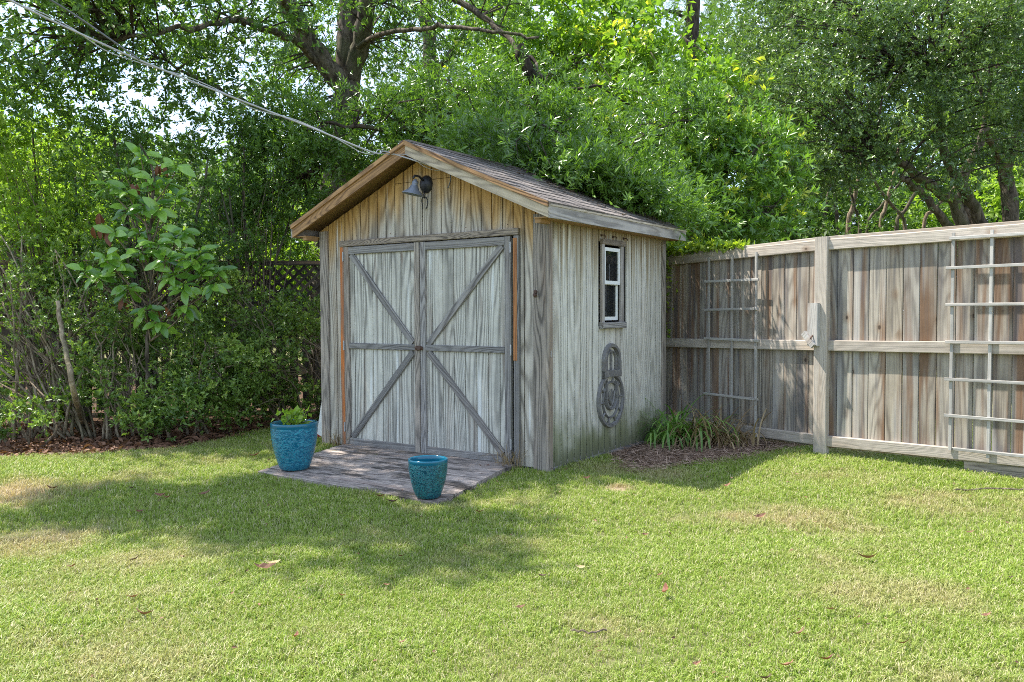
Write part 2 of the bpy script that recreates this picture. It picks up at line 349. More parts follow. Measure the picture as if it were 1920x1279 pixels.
def bark(name, a, b, sc=14.):
    m, nt = newmat(name); p = nt.nodes.new('ShaderNodeNewGeometry').outputs['Position']
    n = noise(nt, scalev(nt, p, (1, 1, .35)), sc, 5., .65, .6); n2 = noise(nt, p, 2.5, 3.)
    c = mix(nt, sstep(nt, n, .35, .65), a, b); c = mix(nt, math_(nt, 'MULTIPLY', sstep(nt, n2, .5, .65), .5), c, (.09, .10, .05))
    out(nt, bsdf(nt, c, .95, n, 1., .03, .1)); return m
M['bark'] = bark('oak_bark', (.045, .036, .028), (.17, .14, .11))
M['barkp'] = bark('pale_bark', (.17, .13, .085), (.42, .34, .24), 20.)
M['barkd'] = bark('dark_bark', (.025, .02, .016), (.09, .07, .055))
M['twig'] = bark('twig_bark', (.12, .09, .06), (.30, .235, .17), 30.)
# ------------------------------------------------------------------ ground
def dryfac(nt, p):
    n = noise(nt, p, .9, 5., .6); n2 = noise(nt, p, 5., 3.)
    x, y, z = zof(nt, p)
    d = math_(nt, 'MULTIPLY', sstep(nt, n, .50, .68), .55)
    for px, py, r, s in DRY:
        g = gnd(px, py); dd = nd(nt, 'ShaderNodeVectorMath', {'operation': 'DISTANCE'}, _0=p, _1=(g.x, g.y, 0)).outputs['Value']
        dd = math_(nt, 'ADD', dd, math_(nt, 'MULTIPLY', n2, r*.9)); k = math_(nt, 'SUBTRACT', 1., sstep(nt, dd, r*.55, r*1.25))
        d = math_(nt, 'ADD', d, math_(nt, 'MULTIPLY', k, s), clamp=True)
    return d
DRY = [(20, 930, .8, .95), (60, 1020, .6, .75), (1160, 917, .17, .9), (1500, 975, .55, .6), (1380, 975, .3, .4), (1750, 950, .55, .45), (1240, 900, .35, .35), (250, 900, .5, .4), (780, 960, .25, .4), (300, 1230, .4, .2), (1000, 1250, .5, .15)]
m, nt = newmat('soil_and_thatch'); p = nt.nodes.new('ShaderNodeNewGeometry').outputs['Position']
n = noise(nt, p, 45., 5., .7); c = mix(nt, sstep(nt, n, .3, .7), (.07, .085, .03), (.20, .20, .085)); c = mix(nt, dryfac(nt, p), c, mix(nt, n, (.22, .16, .10), (.38, .29, .2)))
out(nt, bsdf(nt, c, .95, n, .8, .02, .1)); M['soilg'] = m
m, nt = newmat('mulch'); p = nt.nodes.new('ShaderNodeNewGeometry').outputs['Position']
n = noise(nt, p, 60., 5., .7); n2 = noise(nt, p, 5., 3.); c = mix(nt, n, (.045, .028, .018), (.20, .12, .08)); c = mix(nt, sstep(nt, n2, .5, .7), c, (.10, .085, .07))
out(nt, bsdf(nt, c, .95, n, 1., .03, .1)); M['mulch'] = m
me = pymesh('ground', [(-250, -250, 0), (250, -250, 0), (250, 350, 0), (-250, 350, 0)], [(0, 1, 2, 3)])
link('ground', me, M['soilg'], kind='structure', label='level ground of the garden running out behind the fence')
def sheet(name, poly, z, mat, **k):
    V = [(x, y, z) for x, y in poly]; return link(name, pymesh(name, V, [tuple(range(len(V)))]), mat, **k)
bed_px = [(-900, 900), (-300, 875), (0, 862), (120, 858), (250, 850), (330, 846), (420, 830), (480, 815), (560, 803), (600, 800)]
bed = [tuple(gnd(*q)[:2]) for q in bed_px] + [(-1.2, 8.9), (-1.0, 16), (-14, 16), (-14, 7)]
sheet('mulch_bed', bed, .006, M['mulch'], kind='structure')
mul_px = [(1150, 868), (1178, 886), (1235, 884), (1300, 875), (1360, 868), (1440, 858), (1475, 846), (1530, 838)]
mul = [tuple(gnd(*q)[:2]) for q in mul_px] + [(2.75, 7.3), (1.5, 8.8), (.9, 8.6)]
sheet('mulch_patch', mul, .008, M['mulch'], kind='structure')
def inpoly(P, poly):
    x, y = P[:, 0], P[:, 1]; r = np.zeros(len(P), bool); n = len(poly)
    for i in range(n):
        x1, y1 = poly[i]; x2, y2 = poly[(i+1) % n]
        c = ((y1 > y) != (y2 > y)) & (x < (x2-x1)*(y-y1)/((y2-y1) or 1e-9)+x1); r ^= c
    return r
# ------------------------------------------------------------------ SHED
SW, SD, ZB = 2.44, 2.13, .035
APX, SLOPE = -1.22, .437
def roofz(x, top=2.633): return top - SLOPE*abs(x-APX)
ZU = 2.50                                             # underside apex of the roof
fw = prism('front_wall', shed, [(-SW+.02, ZB+.01), (-.02, ZB+.01), (-.02, roofz(-.02, ZU)), (APX, ZU), (-SW+.02, roofz(-SW+.02, ZU))], 'y', .014, .06, M['inside'])
bwall = prism('back_wall', shed, [(-SW+.02, ZB+.01), (-.02, ZB+.01), (-.02, roofz(-.02, ZU)), (APX, ZU), (-SW+.02, roofz(-SW+.02, ZU))], 'y', SD-.06, SD, M['side'])
# front siding boards, .1017 wide, butt joint at z = 2.315
nb = 24; bw = SW/nb
def sid(par, x0, x1, z0, zl, zr, mat, peak=None):
    g = .005; x0 += g; x1 -= g
    pts = [(x0, z0), (x1, z0), (x1, zr)] + ([(peak[0], peak[1])] if peak else []) + [(x0, zl)]
    prism('siding_board', par, pts, 'y', 0., .0139, mat)
for i in range(nb):
    x0 = -SW+i*bw; x1 = x0+bw
    opened = x1 < -.24 and x0 > -2.17
    z0 = 1.84 if opened else ZB
    zl, zr = roofz(x0, ZU), roofz(x1, ZU); pk = (APX, ZU) if x0 < APX-.001 < x1-.002 else None
    J = 2.315
    if min(zl, zr) > J+.02:
        sid(fw, x0, x1, z0, J-.002, J-.002, M['front']); sid(fw, x0, x1, J+.002, zl, zr, M['front'], pk)
    elif max(zl, zr) > J+.01:
        sid(fw, x0, x1, z0, zl, zr, M['front'], pk)
    else: sid(fw, x0, x1, z0, zl, zr, M['front'], pk)
# right side wall
rw = prism('side_wall', shed, [(.06, ZB+.01), (.84, ZB+.01), (.84, 2.02), (.06, 2.02)], 'x', -.06, -.014, M['inside'])
for a, b, c, d in ((1.26, SD-.06, ZB+.01, 2.02), (.84, 1.26, ZB+.01, 1.1), (.84, 1.26, 1.83, 2.02)):
    prism('wall_panel', rw, [(a, c), (b, c), (b, d), (a, d)], 'x', -.06, -.0145, M['inside'])
ns = 21; sw = (SD-0.0)/ns
for i in range(ns):
    y0 = i*sw+.0055; y1 = (i+1)*sw-.0055
    segs = [(ZB, 2.03)]
    if y1 > .85 and y0 < 1.23: segs = [(ZB, 1.10), (1.81, 2.03)]
    for a, b in segs: prism('siding_board', rw, [(y0, a), (y1, a), (y1, b), (y0, b)], 'x', -.0135, 0, M['side'])
lw = prism('side_wall', shed, [(.06, ZB+.01), (SD-.06, ZB+.01), (SD-.06, 2.02), (.06, 2.02)], 'x', -SW, -SW+.05, M['side'])
# corner boards, skirt
plank('corner_board', shed, (-.055, -.0005, ZB-.02), (-.055, -.0005, 1.96), (0, -1, 0), .115, .019, M['corner'])
plank('corner_board', shed, (.0005, .018, ZB-.02), (.0005, .018, 1.96), (1, 0, 0), .075, .019, M['corner'])
plank('corner_board', shed, (-SW+.055, -.0005, ZB-.02), (-SW+.055, -.0005, 1.96), (0, -1, 0), .1, .019, M['corner'])
plank('corner_board', shed, (.0005, SD-.035, ZB-.02), (.0005, SD-.035, 2.0), (1, 0, 0), .075, .019, M['corner'])
plank('skirt_board', shed, (-.021, .02, .005), (-.021, SD, .005), (1, 0, 0), .12, .02, M['grey'])
plank('skirt_board', shed, (-SW, .024, .0), (-.022, .024, .0), (0, -1, 0), .08, .008, M['grey'])
# trim round the doors
plank('door_header', shed, (-2.165, -.0005, 1.835), (-.238, -.0005, 1.838), (0, -1, 0), .052, .036, M['hdr'])
plank('door_jamb', shed, (-2.142, -.0005, .03), (-2.142, -.0005, 1.805), (0, -1, 0), .05, .026, M['rusty'])
plank('door_jamb', shed, (-.262, -.0005, .03), (-.262, -.0005, 1.808), (0, -1, 0), .05, .026, M['greyd'])
plank('jamb_strip', shed, (-.270, -.0268, .85), (-.270, -.0268, 1.79), (0, -1, 0), .034, .004, M['orange'], .001)
# doors
def door(xa, xb, hinge_left):
    d = empty('door', (0, 0, 0)); d.parent = shed
    zb, zt = .045, 1.805
    panel = link('backing_panel', MB().box(xa+.004, xb-.004, .0125, .0135, zb, zt).mesh(), M['inside'], d)
    n = 8; w = (xb-xa)/n
    for i in range(n):
        prism('plank', d, [(xa+i*w+.0035, zb+.01), (xa+(i+1)*w-.0035, zb+.01), (xa+(i+1)*w-.0035, zt-.01), (xa+i*w+.0035, zt-.01)], 'y', -.008, .012, M['doorp'])
    fy = -.0085; SWD = .056
    inner, outer = (xb, xa) if hinge_left else (xa, xb)
    sgn = 1 if hinge_left else -1
    plank('stile', d, (outer+sgn*SWD/2, fy, zb), (outer+sgn*SWD/2, fy, zt), (0, -1, 0), SWD, .022, M['corner' if hinge_left else 'grey'])
    plank('stile', d, (inner-sgn*(SWD/2+.001), fy, zb-.01), (inner-sgn*(SWD/2+.001), fy, zt), (0, -1, 0), SWD, .024, M['corner' if hinge_left else 'grey'])
    xl, xr = min(outer+sgn*SWD, inner-sgn*SWD)+.002, max(outer+sgn*SWD, inner-sgn*SWD)-.002
    plank('rail', d, (xl, fy, zt-.034), (xr, fy, zt-.034), (0, -1, 0), .066, .02, M['grey'])
    plank('rail', d, (xl, fy, .928), (xr, fy, .928), (0, -1, 0), .05, .02, M['greyd'])
    plank('rail', d, (xl, fy, zb+.03), (xr, fy, zb+.03), (0, -1, 0), .06, .02, M['grey'])
    xo, xi = (xl, xr) if hinge_left else (xr, xl)
    s2 = 1 if hinge_left else -1
    for z0, z1, mt in ((1.735, .965, 'grey'), (.115, .89, 'greyd')):
        plank('brace', d, (xo+s2*.025, fy-.001, z0), (xi-s2*.025, fy-.001, z1), (0, -1, 0), .055, .018, M[mt])
    hx = outer-sgn*.004
    for hz in (1.72, .93, .2):
        link('hinge', MB().box(hx-.006, hx+.006, -.034, -.03, hz-.04, hz+.04).tube([(hx, -.036, hz-.042), (hx, -.036, hz+.042)], .005, 6).mesh(), M['galv'], d)
    return d
dl = door(-2.115, -1.232, True); drr = door(-1.226, -.313, False)
link('latch', MB().tube([(-1.26, -.05, .925), (-1.19, -.05, .925)], .012, 8).tube([(-1.215, -.03, .925), (-1.215, -.068, .925)], .018, 10).box(-1.262, -1.238, -.05, -.034, .905, .945).mesh(), M['rust'], drr)
nm = MB()
for i in range(0, nb, 4):
    for z in (.25, .75, 1.35, 1.9):
        x = -SW+i*bw+bw*.5
        if -2.17 < x < -.24 and z < 1.86: continue
        nm.tube([(x, -.0005, z), (x, -.0022, z)], .0042, 6)
for x in (-2.35, -.11, -.2):
    for z in (.2, .55, .9, 1.25, 1.6): nm.tube([(x, -.0005, z+.03), (x, -.0022, z+.03)], .0042, 6)
link('nail_heads', nm.mesh(), M['rust'], shed, kind='stuff')
link('bracket', MB().tube([(-.085, -.02, 1.35), (-.085, -.045, 1.352), (-.07, -.055, 1.34)], .012, 7).tube([(-.085, -.02, 1.375), (-.085, -.035, 1.375)], .014, 7).mesh(), M['rust'], shed)
# roof
OV, EX = .206, .142
def roofpt(x, dz): return roofz(x, 2.60)+dz
for s, mt in ((1, 'rakeR'), (-1, 'rakeL')):
    xe = APX + s*(SW/2+EX)
    deck = prism('roof_slope', shed, [(APX, roofpt(APX, 0)), (xe, roofpt(xe, 0)), (xe, roofpt(xe, -.018)), (APX, roofpt(APX, -.018))], 'y', -OV+.02, SD+.14, M['soff'])
    Lr = math.hypot(SW/2+EX, SLOPE*(SW/2+EX)); ca, sa = (SW/2+EX)/Lr, SLOPE*(SW/2+EX)/Lr
    ncr = 11; ex = Lr/ncr; tabw = .165; nt_ = int((SD+.14+OV)/tabw)+1
    shm = []
    for q in range(4):
        w = tabw-.006; th = .006+.0015*q; Ls = ex+.03; j = .004*(q-1.5)
        V = [(0, 0, .0), (w, 0, .0), (w, Ls+j, .002), (0, Ls+j, .002), (0, 0, th), (w, 0, th), (w, Ls+j, th+.006), (0, Ls+j, th+.006)]
        shm.append(pymesh('shingle', V, [(0, 3, 2, 1), (4, 5, 6, 7), (0, 1, 5, 4), (1, 2, 6, 5), (2, 3, 7, 6), (3, 0, 4, 7)])); shm[-1].materials.append(M['shingle'])
    for r in range(ncr):
        off = (r % 2)*tabw*.5
        for k in range(nt_):
            y = -OV-.012+k*tabw+off-(tabw*.5 if r % 2 else 0)
            if y > SD+.1: continue
            o = link('shingle', shm[(r*7+k*3+random.randrange(2)) % 4], None, deck)
            dist = r*ex-.012+.0; px_ = APX+s*dist*ca; pz = 2.60-SLOPE*dist*ca
            yd = Vector((s*ca, 0, -sa)); xd = Vector((0, 1 if s > 0 else 1, 0)); zd = xd.cross(yd)
            if zd.z < 0: xd = -xd; zd = -zd; y += tabw
            mtx = Matrix(((xd.x, yd.x, zd.x, px_), (xd.y, yd.y, zd.y, y), (xd.z, yd.z, zd.z, pz+.003), (0, 0, 0, 1)))
            mtx = mtx @ Matrix.Rotation(random.uniform(-.006, .006), 4, 'Z'); o.matrix_local = mtx
    # rake boards front
    nrm = (0, -1, 0)
    def rk(name, off, w, t, y, mat, x_end):
        a = Vector((APX, y, 2.60-off)); b = Vector((x_end, y, roofz(x_end, 2.60)-off))
        # mitred: prism in XZ
        h = w/ca/2
        o = prism(name, shed, [(a.x, a.z+h), (b.x, b.z+h), (b.x, b.z-h), (a.x, a.z-h)], 'y', y-t, y, mat)
        reframe(o, frame_mat(a, b-a, (0, -1, 0)))
    rk('rake_board', .055, .088, .02, -OV+.019, M[mt], xe+s*.0)
    rk('rake_trim', .006, .034, .016, -OV-.0015, M['rakeL'], xe+s*.004)
    rk('rake_board', .055, .088, .02, SD+.161, M['grey'], xe)
    # eave fascia
    ze = roofz(xe, 2.60)
    o = prism('fascia_board', shed, [(xe+s*.0005, ze-.02), (xe+s*.02, ze-.02), (xe+s*.02, ze-.105), (xe+s*.0005, ze-.105)], 'y', -OV+.0005, SD+.14, M['fasc']); reframe(o, frame_mat((xe, -OV, ze-.06), (0, 1, 0), (s, 0, 0)))
    o = prism('fascia_strip', shed, [(xe+s*.002, ze+.004), (xe+s*.026, ze-.006), (xe+s*.026, ze-.0195), (xe+s*.002, ze-.0195)], 'y', -OV+.0005, SD+.145, M['rakeR' if s > 0 else 'rakeL']); reframe(o, frame_mat((xe, -OV, ze-.01), (0, 1, 0), (s, 0, 0)))
    prism('soffit', shed, [(APX+s*(SW/2+.001), ze-.10), (xe-s*.0005, ze-.10), (xe-s*.0005, ze-.09), (APX+s*(SW/2+.001), ze-.09)], 'y', -OV+.03, SD+.12, M['soff'])
    link('eave_bracket', MB().box(*sorted((APX+s*(SW/2+.003), APX+s*(SW/2+.05))), -OV+.04, -.03, ze-.13, ze-.0905).mesh(), M['soff'], shed)
link('ridge_cap', MB().box(APX-.05, APX+.05, -OV-.012, SD+.15, 2.596, 2.612).mesh(), M['shingle'], shed)
# window
wn = empty('window', (0, 0, 0)); wn.parent = shed
plank('casing', wn, (.0005, .859, 1.135), (.0005, .859, 1.785), (1, 0, 0), .046, .022, M['fasc'])
plank('casing', wn, (.0005, 1.205, 1.135), (.0005, 1.205, 1.785), (1, 0, 0), .056, .022, M['fasc'])
plank('casing', wn, (.0005, .833, 1.808), (.0005, 1.262, 1.808), (1, 0, 0), .045, .026, M['hdr'])
plank('sill', wn, (.0005, .82, 1.108), (.0005, 1.25, 1.108), (1, 0, 0), .054, .04, M['grey'])
def sash(z0, z1, x):
    s = MB(); y0, y1, w = .884, 1.176, .03
    s.box(x-.02, x, y0, y0+w, z0, z1).box(x-.02, x, y1-w, y1, z0, z1).box(x-.0202, x-.0002, y0+w, y1-w, z1-w, z1).box(x-.0202, x-.0002, y0+w, y1-w, z0, z0+w)
    o = link('sash', s.mesh(), M['white'], wn)
    link('pane', MB().box(x-.012, x-.009, y0+w-.002, y1-w+.002, z0+w-.002, z1-w+.002).mesh(), M['glass'], wn)
sash(1.455, 1.765, .012); sash(1.15, 1.48, -.009)
link('blind', MB().box(-.05, -.04, .90, 1.06, 1.2, 1.74).mesh(), M['fasc'], wn)
for y in (.852, 1.06, 1.262):
    link('hook', MB().tube([(.0, y, 1.86), (.03, y, 1.86), (.042, y, 1.85), (.04, y, 1.838)], .0045, 6).tube([(0, y, 1.86), (.006, y, 1.86)], .012, 8).mesh(), M['rust'], shed)
link('latch_plate', MB().box(.0195, .0225, .02, .034, .88, .93).mesh(), M['galv'], shed)
for z in (1.565, 1.235):                                   # ends of timber hooks on the hidden left wall
    link('wall_peg', MB().box(-SW-.13, -SW-.035, .25, .29, z-.02, z+.022).box(-SW-.035, -SW-.0, .262, .278, z-.008, z+.008).mesh(), M['cut'], shed)
# lamp
lam = empty('wall_lamp', S(-1.17, -.0005, 2.28), YAW, label='dark barn style lamp with grey cone shade on the shed gable', cat='wall lamp')
bp = MB().lathe([(.0, .045), (.03, .042), (.052, .028), (.066, .008), (.066, 0)], 24)
o = link('back_plate', bp.mesh(smooth=True), M['dark'], lam, rot=(math.pi/2, 0, 0)); o.scale = (1, 1.12, 1)
link('arm', MB().tube([(0, -.03, .02), (-.005, -.09, .055), (-.008, -.14, .055), (-.008, -.155, .03)], .009, 8).mesh(smooth=True), M['dark'], lam)
sh = MB().lathe([(.0, .10), (.012, .10), (.018, .085), (.026, .08), (.026, .06), (.024, .05), (.03, .045), (.045, .015), (.088, -.02), (.092, -.026), (.089, -.026), (.043, .01), (.02, .04), (0, .042)], 32)
link('lamp_shade', sh.mesh(smooth=True), M['shade'], lam, loc=(-.008, -.155, -.075), rot=(math.radians(-6), math.radians(10), 0))
sc_ = MB().tube([(0, -.03, -.06), (0, -.035, -.095), (.002, -.03, -.12)], .006, 6)
sc_.tube([(0, -.03, -.11), (-.022, -.03, -.112), (-.03, -.028, -.135), (-.024, -.026, -.17), (-.022, -.026, -.2), (-.03, -.026, -.206)], .005, 6)
sc_.tube([(0, -.03, -.11), (.02, -.03, -.112), (.034, -.028, -.14), (.03, -.026, -.175), (.018, -.026, -.2), (.012, -.026, -.206)], .005, 6)
link('scroll', sc_.mesh(smooth=True), M['dark'], lam)
# ornament on the side wall
orn = empty('wall_ornament', S(0, 1.01, .225), YAW, label='grey iron ornament of a ringed disc and tall loop hung under the shed window', cat='ornament')
def flatring(mb, cy, cz, ro, ri, x0, x1, a0=0., a1=2*math.pi, seg=36, sy=1.):
    n0 = len(mb.V); full = abs(a1-a0-2*math.pi) < 1e-3; m_ = seg if full else seg+1
    for i in range(m_):
        a = a0+(a1-a0)*i/seg
        for r, x in ((ro, x0), (ro-.006, x1), (ri+.006, x1), (ri, x0)): mb.V.append((x, cy+r*sy*math.cos(a), cz+r*math.sin(a)))
    for i in range(seg):
        a = n0+4*i; b = n0+4*((i+1) % m_)
        for k in range(4): mb.F.append((a+k, a+(k+1) % 4, b+(k+1) % 4, b+k))
    if not full: mb.F.append((n0, n0+1, n0+2, n0+3)); e = n0+4*seg; mb.F.append((e+3, e+2, e+1, e))
    return mb
link('outer_ring', flatring(MB(), 0, .245, .238, .203, .003, .026).mesh(), M['iron'], orn)
b_ = flatring(MB(), 0, .245, .16, .142, .003, .02, sy=.93)
for k in range(10):
    a = k/10*2*math.pi+.1; c, s_ = math.cos(a), math.sin(a); b_.tube([(.012, .15*c, .245+.157*s_), (.012, .2*c, .245+.2*s_)], .009, 5)
link('inner_ring', b_.mesh(), M['iron'], orn)
lp = flatring(MB(), .005, .575, .155, .118, .006, .032, 0, math.pi, 20)
lp.box(.006, .032, .123, .16, .44, .575).box(.006, .032, -.15, -.113, .44, .575).box(.007, .0335, -.15, .16, .445, .5)
link('upper_loop', lp.mesh(), M['iron'], orn)
il = flatring(MB(), .005, .58, .095, .075, .004, .022, 0, math.pi, 16).box(.004, .022, .08, .098, .502, .58).box(.004, .022, -.09, -.072, .502, .58).box(.004, .02, -.005, .012, .502, .66)
link('inner_loop', il.mesh(), M['iron'], orn)
ul = flatring(MB(), .0, .26, .105, .08, .006, .03, math.pi, 2*math.pi, 18).box(.006, .03, .08, .105, .26, .4).box(.006, .03, -.105, -.08, .26, .4)
ul.tube([(.018, -.05, .32), (.018, -.03, .24), (.018, 0, .2)], .011, 6).tube([(.018, .05, .32), (.018, .03, .24), (.018, 0, .2)], .011, 6).tube([(.018, 0, .2), (.018, 0, .34)], .008, 6)
link('scroll', ul.mesh(), M['iron'], orn)
# ramp
rc = [S(-1.775, -1.262, 0), S(.02, -1.31, 0), S(-.285, -.03, 0), S(-2.11, -.012, 0)]
ramp = empty('wooden_ramp', S(-1.05, -.6, 0), YAW, label='low ramp of weathered planks on the lawn before the shed doors', cat='ramp')
inv = Matrix.Rotation(-YAW, 4, 'Z') @ Matrix.Translation(-ramp.location)
rl = [inv @ p for p in rc]; npk = 9
for i in range(npk):
    t0, t1 = i/npk+.004, (i+1)/npk-.004; g = .006
    def L(t, s): return rl[0].lerp(rl[3], t).lerp(rl[1].lerp(rl[2], t), s)
    e0, e1 = random.uniform(-.006, .004), random.uniform(-.006, .006)
    zt = .034+.018*(i/npk)+random.uniform(-.002, .002)
    a, b, c, d = L(t0, -.0+e0), L(t0, 1+e1), L(t1, 1+e1), L(t1, 0+e0)
    V = []; 
    cen = (a+b+c+d)/4
    ins = lambda q, k: q+(cen-q)*k
    nseg = 8
    rows = []
    for s in range(nseg+1):
        f = s/nseg; p = a.lerp(b, f); q = d.lerp(c, f); wv = random.uniform(-.0015, .0015); w2 = (q-p).normalized()*.004
        rows.append([(p.x, p.y, -.01), (p.x, p.y, zt-.005+wv), (p.x+w2.x, p.y+w2.y, zt+wv), (q.x-w2.x, q.y-w2.y, zt+wv), (q.x, q.y, zt-.005+wv), (q.x, q.y, -.01)])
    V = [v for r_ in rows for v in r_]; F = []
    for s in range(nseg):
        for k in range(5): F.append((s*6+k, (s+1)*6+k, (s+1)*6+k+1, s*6+k+1))
    F += [tuple(range(6)), tuple(reversed(range(nseg*6, nseg*6+6)))]
    me = pymesh('plank', V, F); link('plank', me, M['ramp'], ramp)
# ------------------------------------------------------------------ pots
def pot(base, R, H, rb, mat, **k):
    e = empty('glazed_pot', base, **k)
    prof = [(0, .0), (rb*.9, 0), (rb, .008)]
    for i in range(1, 15):
        t = i/14; prof.append((rb+(R*.985-rb)*(math.sin(t*math.pi*.5))**.85, .008+(H*.9-.008)*t))
    link('body', MB().lathe(prof, 48).mesh(smooth=True), mat, e)
    Rr = R
    rim = [(R*.985, H*.9-.001), (R*.995, H*.92), (R, H*.97), (R*.99, H*.992), (R*.95, H), (R*.90, H*.992), (R*.875, H*.96), (R*.87, H*.85), (R*.86, H*.72)]
    link('rim', MB().lathe(rim, 48).mesh(smooth=True), M['rim'], e)
    return e
zr = .04
pa = gnd(547, 882, .045); pa = Vector((pa.x, pa.y+.085, zr+.002))
potA = pot(pa, .176, .355, .108, M['potA'], label='larger teal glazed pot with a small green plant at the left of the ramp', cat='plant pot')
link('soil', MB().lathe([(.0, .27), (.08, .275), (.148, .268)], 24).mesh(smooth=True), M['soil'], potA)
pb_ = gnd(801, 935, .04); pb_ = Vector((pb_.x, pb_.y+.065, zr-.004))
potB = pot(pb_, .1285, .25, .078, M['potB'], label='smaller empty teal crackle glazed pot at the front corner of the ramp', cat='plant pot')
link('soil', MB().lathe([(.0, .185), (.105, .18)], 24).mesh(smooth=True), M['soil'], potB)
# ------------------------------------------------------------------ leaf machinery
def nrmz(a): return a/np.maximum(np.linalg.norm(a, axis=-1, keepdims=True), 1e-9)
def leaves(P, D, L, Wd, tint, Nr=None, fold=.18):
    """rhombic two-triangle leaves folded on the midrib"""
    n = len(P)
    if Nr is None: Nr = rng.normal(size=(n, 3)) + np.array([0, 0, 1.2])
    side = nrmz(np.cross(D, Nr)); up = np.cross(side, D)
    L = np.asarray(L).reshape(-1, 1)*np.ones((n, 1)); Wd = np.asarray(Wd).reshape(-1, 1)*np.ones((n, 1))
    mid = P+D*L*.45; lift = up*Wd*fold
    V = np.stack([P, mid+side*Wd*.5+lift, P+D*L-up*L*.06, mid-side*Wd*.5+lift], 1)
    i = np.arange(n, dtype=np.int32)[:, None]*4
    F = np.concatenate([i, i+1, i+2, i, i+2, i+3], 1)
    return V.reshape(-1, 3), F.reshape(-1), np.repeat(tint, 2)
def noise3(P, s, seed):
    r = np.random.default_rng(seed); v = np.zeros(len(P))
    for k in range(5):
        d = r.normal(size=3); v += np.sin(P@d*s*(1+.35*k)+r.uniform(0, 6.28))
    return v/5
def clumps(ells, k_per, clear=None):
    """clump centres in the shells of ellipsoids; ells = (x,y,z,rx,ry,rz)"""
    C = []; W = []
    for (x, y, z, rx, ry, rz, *w) in ells:
        n = max(3, int(k_per*(rx*ry+ry*rz+rx*rz)*(w[0] if w else 1)))
        d = nrmz(rng.normal(size=(n, 3))); r = rng.uniform(.35, 1, size=(n, 1))**.5
        C.append(np.array([x, y, z])+d*r*np.array([rx, ry, rz]))
    return np.concatenate(C)
def sprigs(C, rc, nsp, nl, L, Wd, spread=1.1, seglen=.5, droop=0., hollow=None):
    """around each clump centre nsp sprigs, each with nl leaves"""
    k = len(C); cb = rng.uniform(0, 1, k)
    ci = np.repeat(np.arange(k), nsp); n = len(ci)
    off = rng.normal(size=(n, 3))*np.array([1, 1, .65])*rc*rng.uniform(.6, 1.3, size=(k, 1))[ci]*.6
    P = C[ci]+off
    ax = nrmz(off/rc*.8+rng.normal(size=(n, 3))*.45+np.array([0, 0, .35-droop]))
    li = np.repeat(np.arange(n), nl); m = len(li); t = np.tile(np.linspace(0, 1, nl), n)
    A = ax[li]; q = nrmz(np.cross(A, rng.normal(size=(m, 3)))); th = rng.uniform(.5, 1., size=(m, 1))*spread
    D = nrmz(A*np.cos(th)+q*np.sin(th)-np.array([0, 0, droop])*.5)
    B = P[li]+A*(t*L*2.*seglen)[:, None]+q*L*.05
    sz = rng.uniform(.65, 1.2, m)
    tint = np.clip(.6*cb[ci][li]+.2*rng.uniform(0, 1, n)[li]+.2*rng.uniform(0, 1, m), 0, 1)
    Nr = A*1.2+rng.normal(size=(m, 3))*.35+np.array([0, 0, .5])
    return B, D, L*sz, Wd*sz, tint, Nr
NTRI = [0]
def outside_shed(B, pad=.02):
    c, s = math.cos(YAW), math.sin(YAW); x = (B[:, 0]-SX)*c+(B[:, 1]-SY)*s; y = -(B[:, 0]-SX)*s+(B[:, 1]-SY)*c
    ins = (x > -SW-.16-pad) & (x < .16+pad) & (y > -.22-pad) & (y < SD+.16+pad) & (B[:, 2] < 2.615-SLOPE*np.abs(x-APX)+pad)
    return ~ins
def crown(parent, name, C, rc, nsp, nl, L, Wd, mat, keep=None, noisecut=None, **kw):
    B, D, Ls, Ws, T, Nr = sprigs(C, rc, nsp, nl, L, Wd, **kw)
    k = outside_shed(B+D*Ls[:, None])
    if noisecut: k &= noise3(B, noisecut[0], noisecut[2]) > noisecut[1]
    if keep is not None: k &= keep(B)
    B, D, Ls, Ws, T, Nr = B[k], D[k], Ls[k], Ws[k], T[k], Nr[k]
    V, F, T2 = leaves(B, D, Ls, Ws, T, Nr); NTRI[0] += len(T2)
    off = np.array(parent.location) if parent else np.zeros(3)
    return link(name, npmesh(name, V-off, F, 3, T2), mat, parent)
def curve_pts(pts, n=6, wob=.0):
    pts = [Vector(p) for p in pts]; o = []
    for i in range(len(pts)-1):
        p0 = pts[max(i-1, 0)]; p1 = pts[i]; p2 = pts[i+1]; p3 = pts[min(i+2, len(pts)-1)]
        for k in range(n):
            t = k/n; v = .5*((2*p1)+(p2-p0)*t+(2*p0-5*p1+4*p2-p3)*t*t+(3*p1-p0-3*p2+p3)*t**3)
            o.append(v+Vector((random.gauss(0, wob), random.gauss(0, wob), random.gauss(0, wob))))
    o.append(pts[-1]); return o
def limb(parent, name, pts, r0, r1, mat, n=5, wob=.0, seg=9, flare=0.):
    P = curve_pts(pts, n, wob); off = parent.location if parent else Vector()
    P = [p-off for p in P]; m_ = len(P)
    rs = [(r0+(r1-r0)*(i/(m_-1)))*(1+.08*math.sin(i*2.1))*(1+flare*max(0, 1-i/3)) for i in range(m_)]
    return link(name, MB().tube(P, rs, seg).mesh(smooth=True), mat, parent)
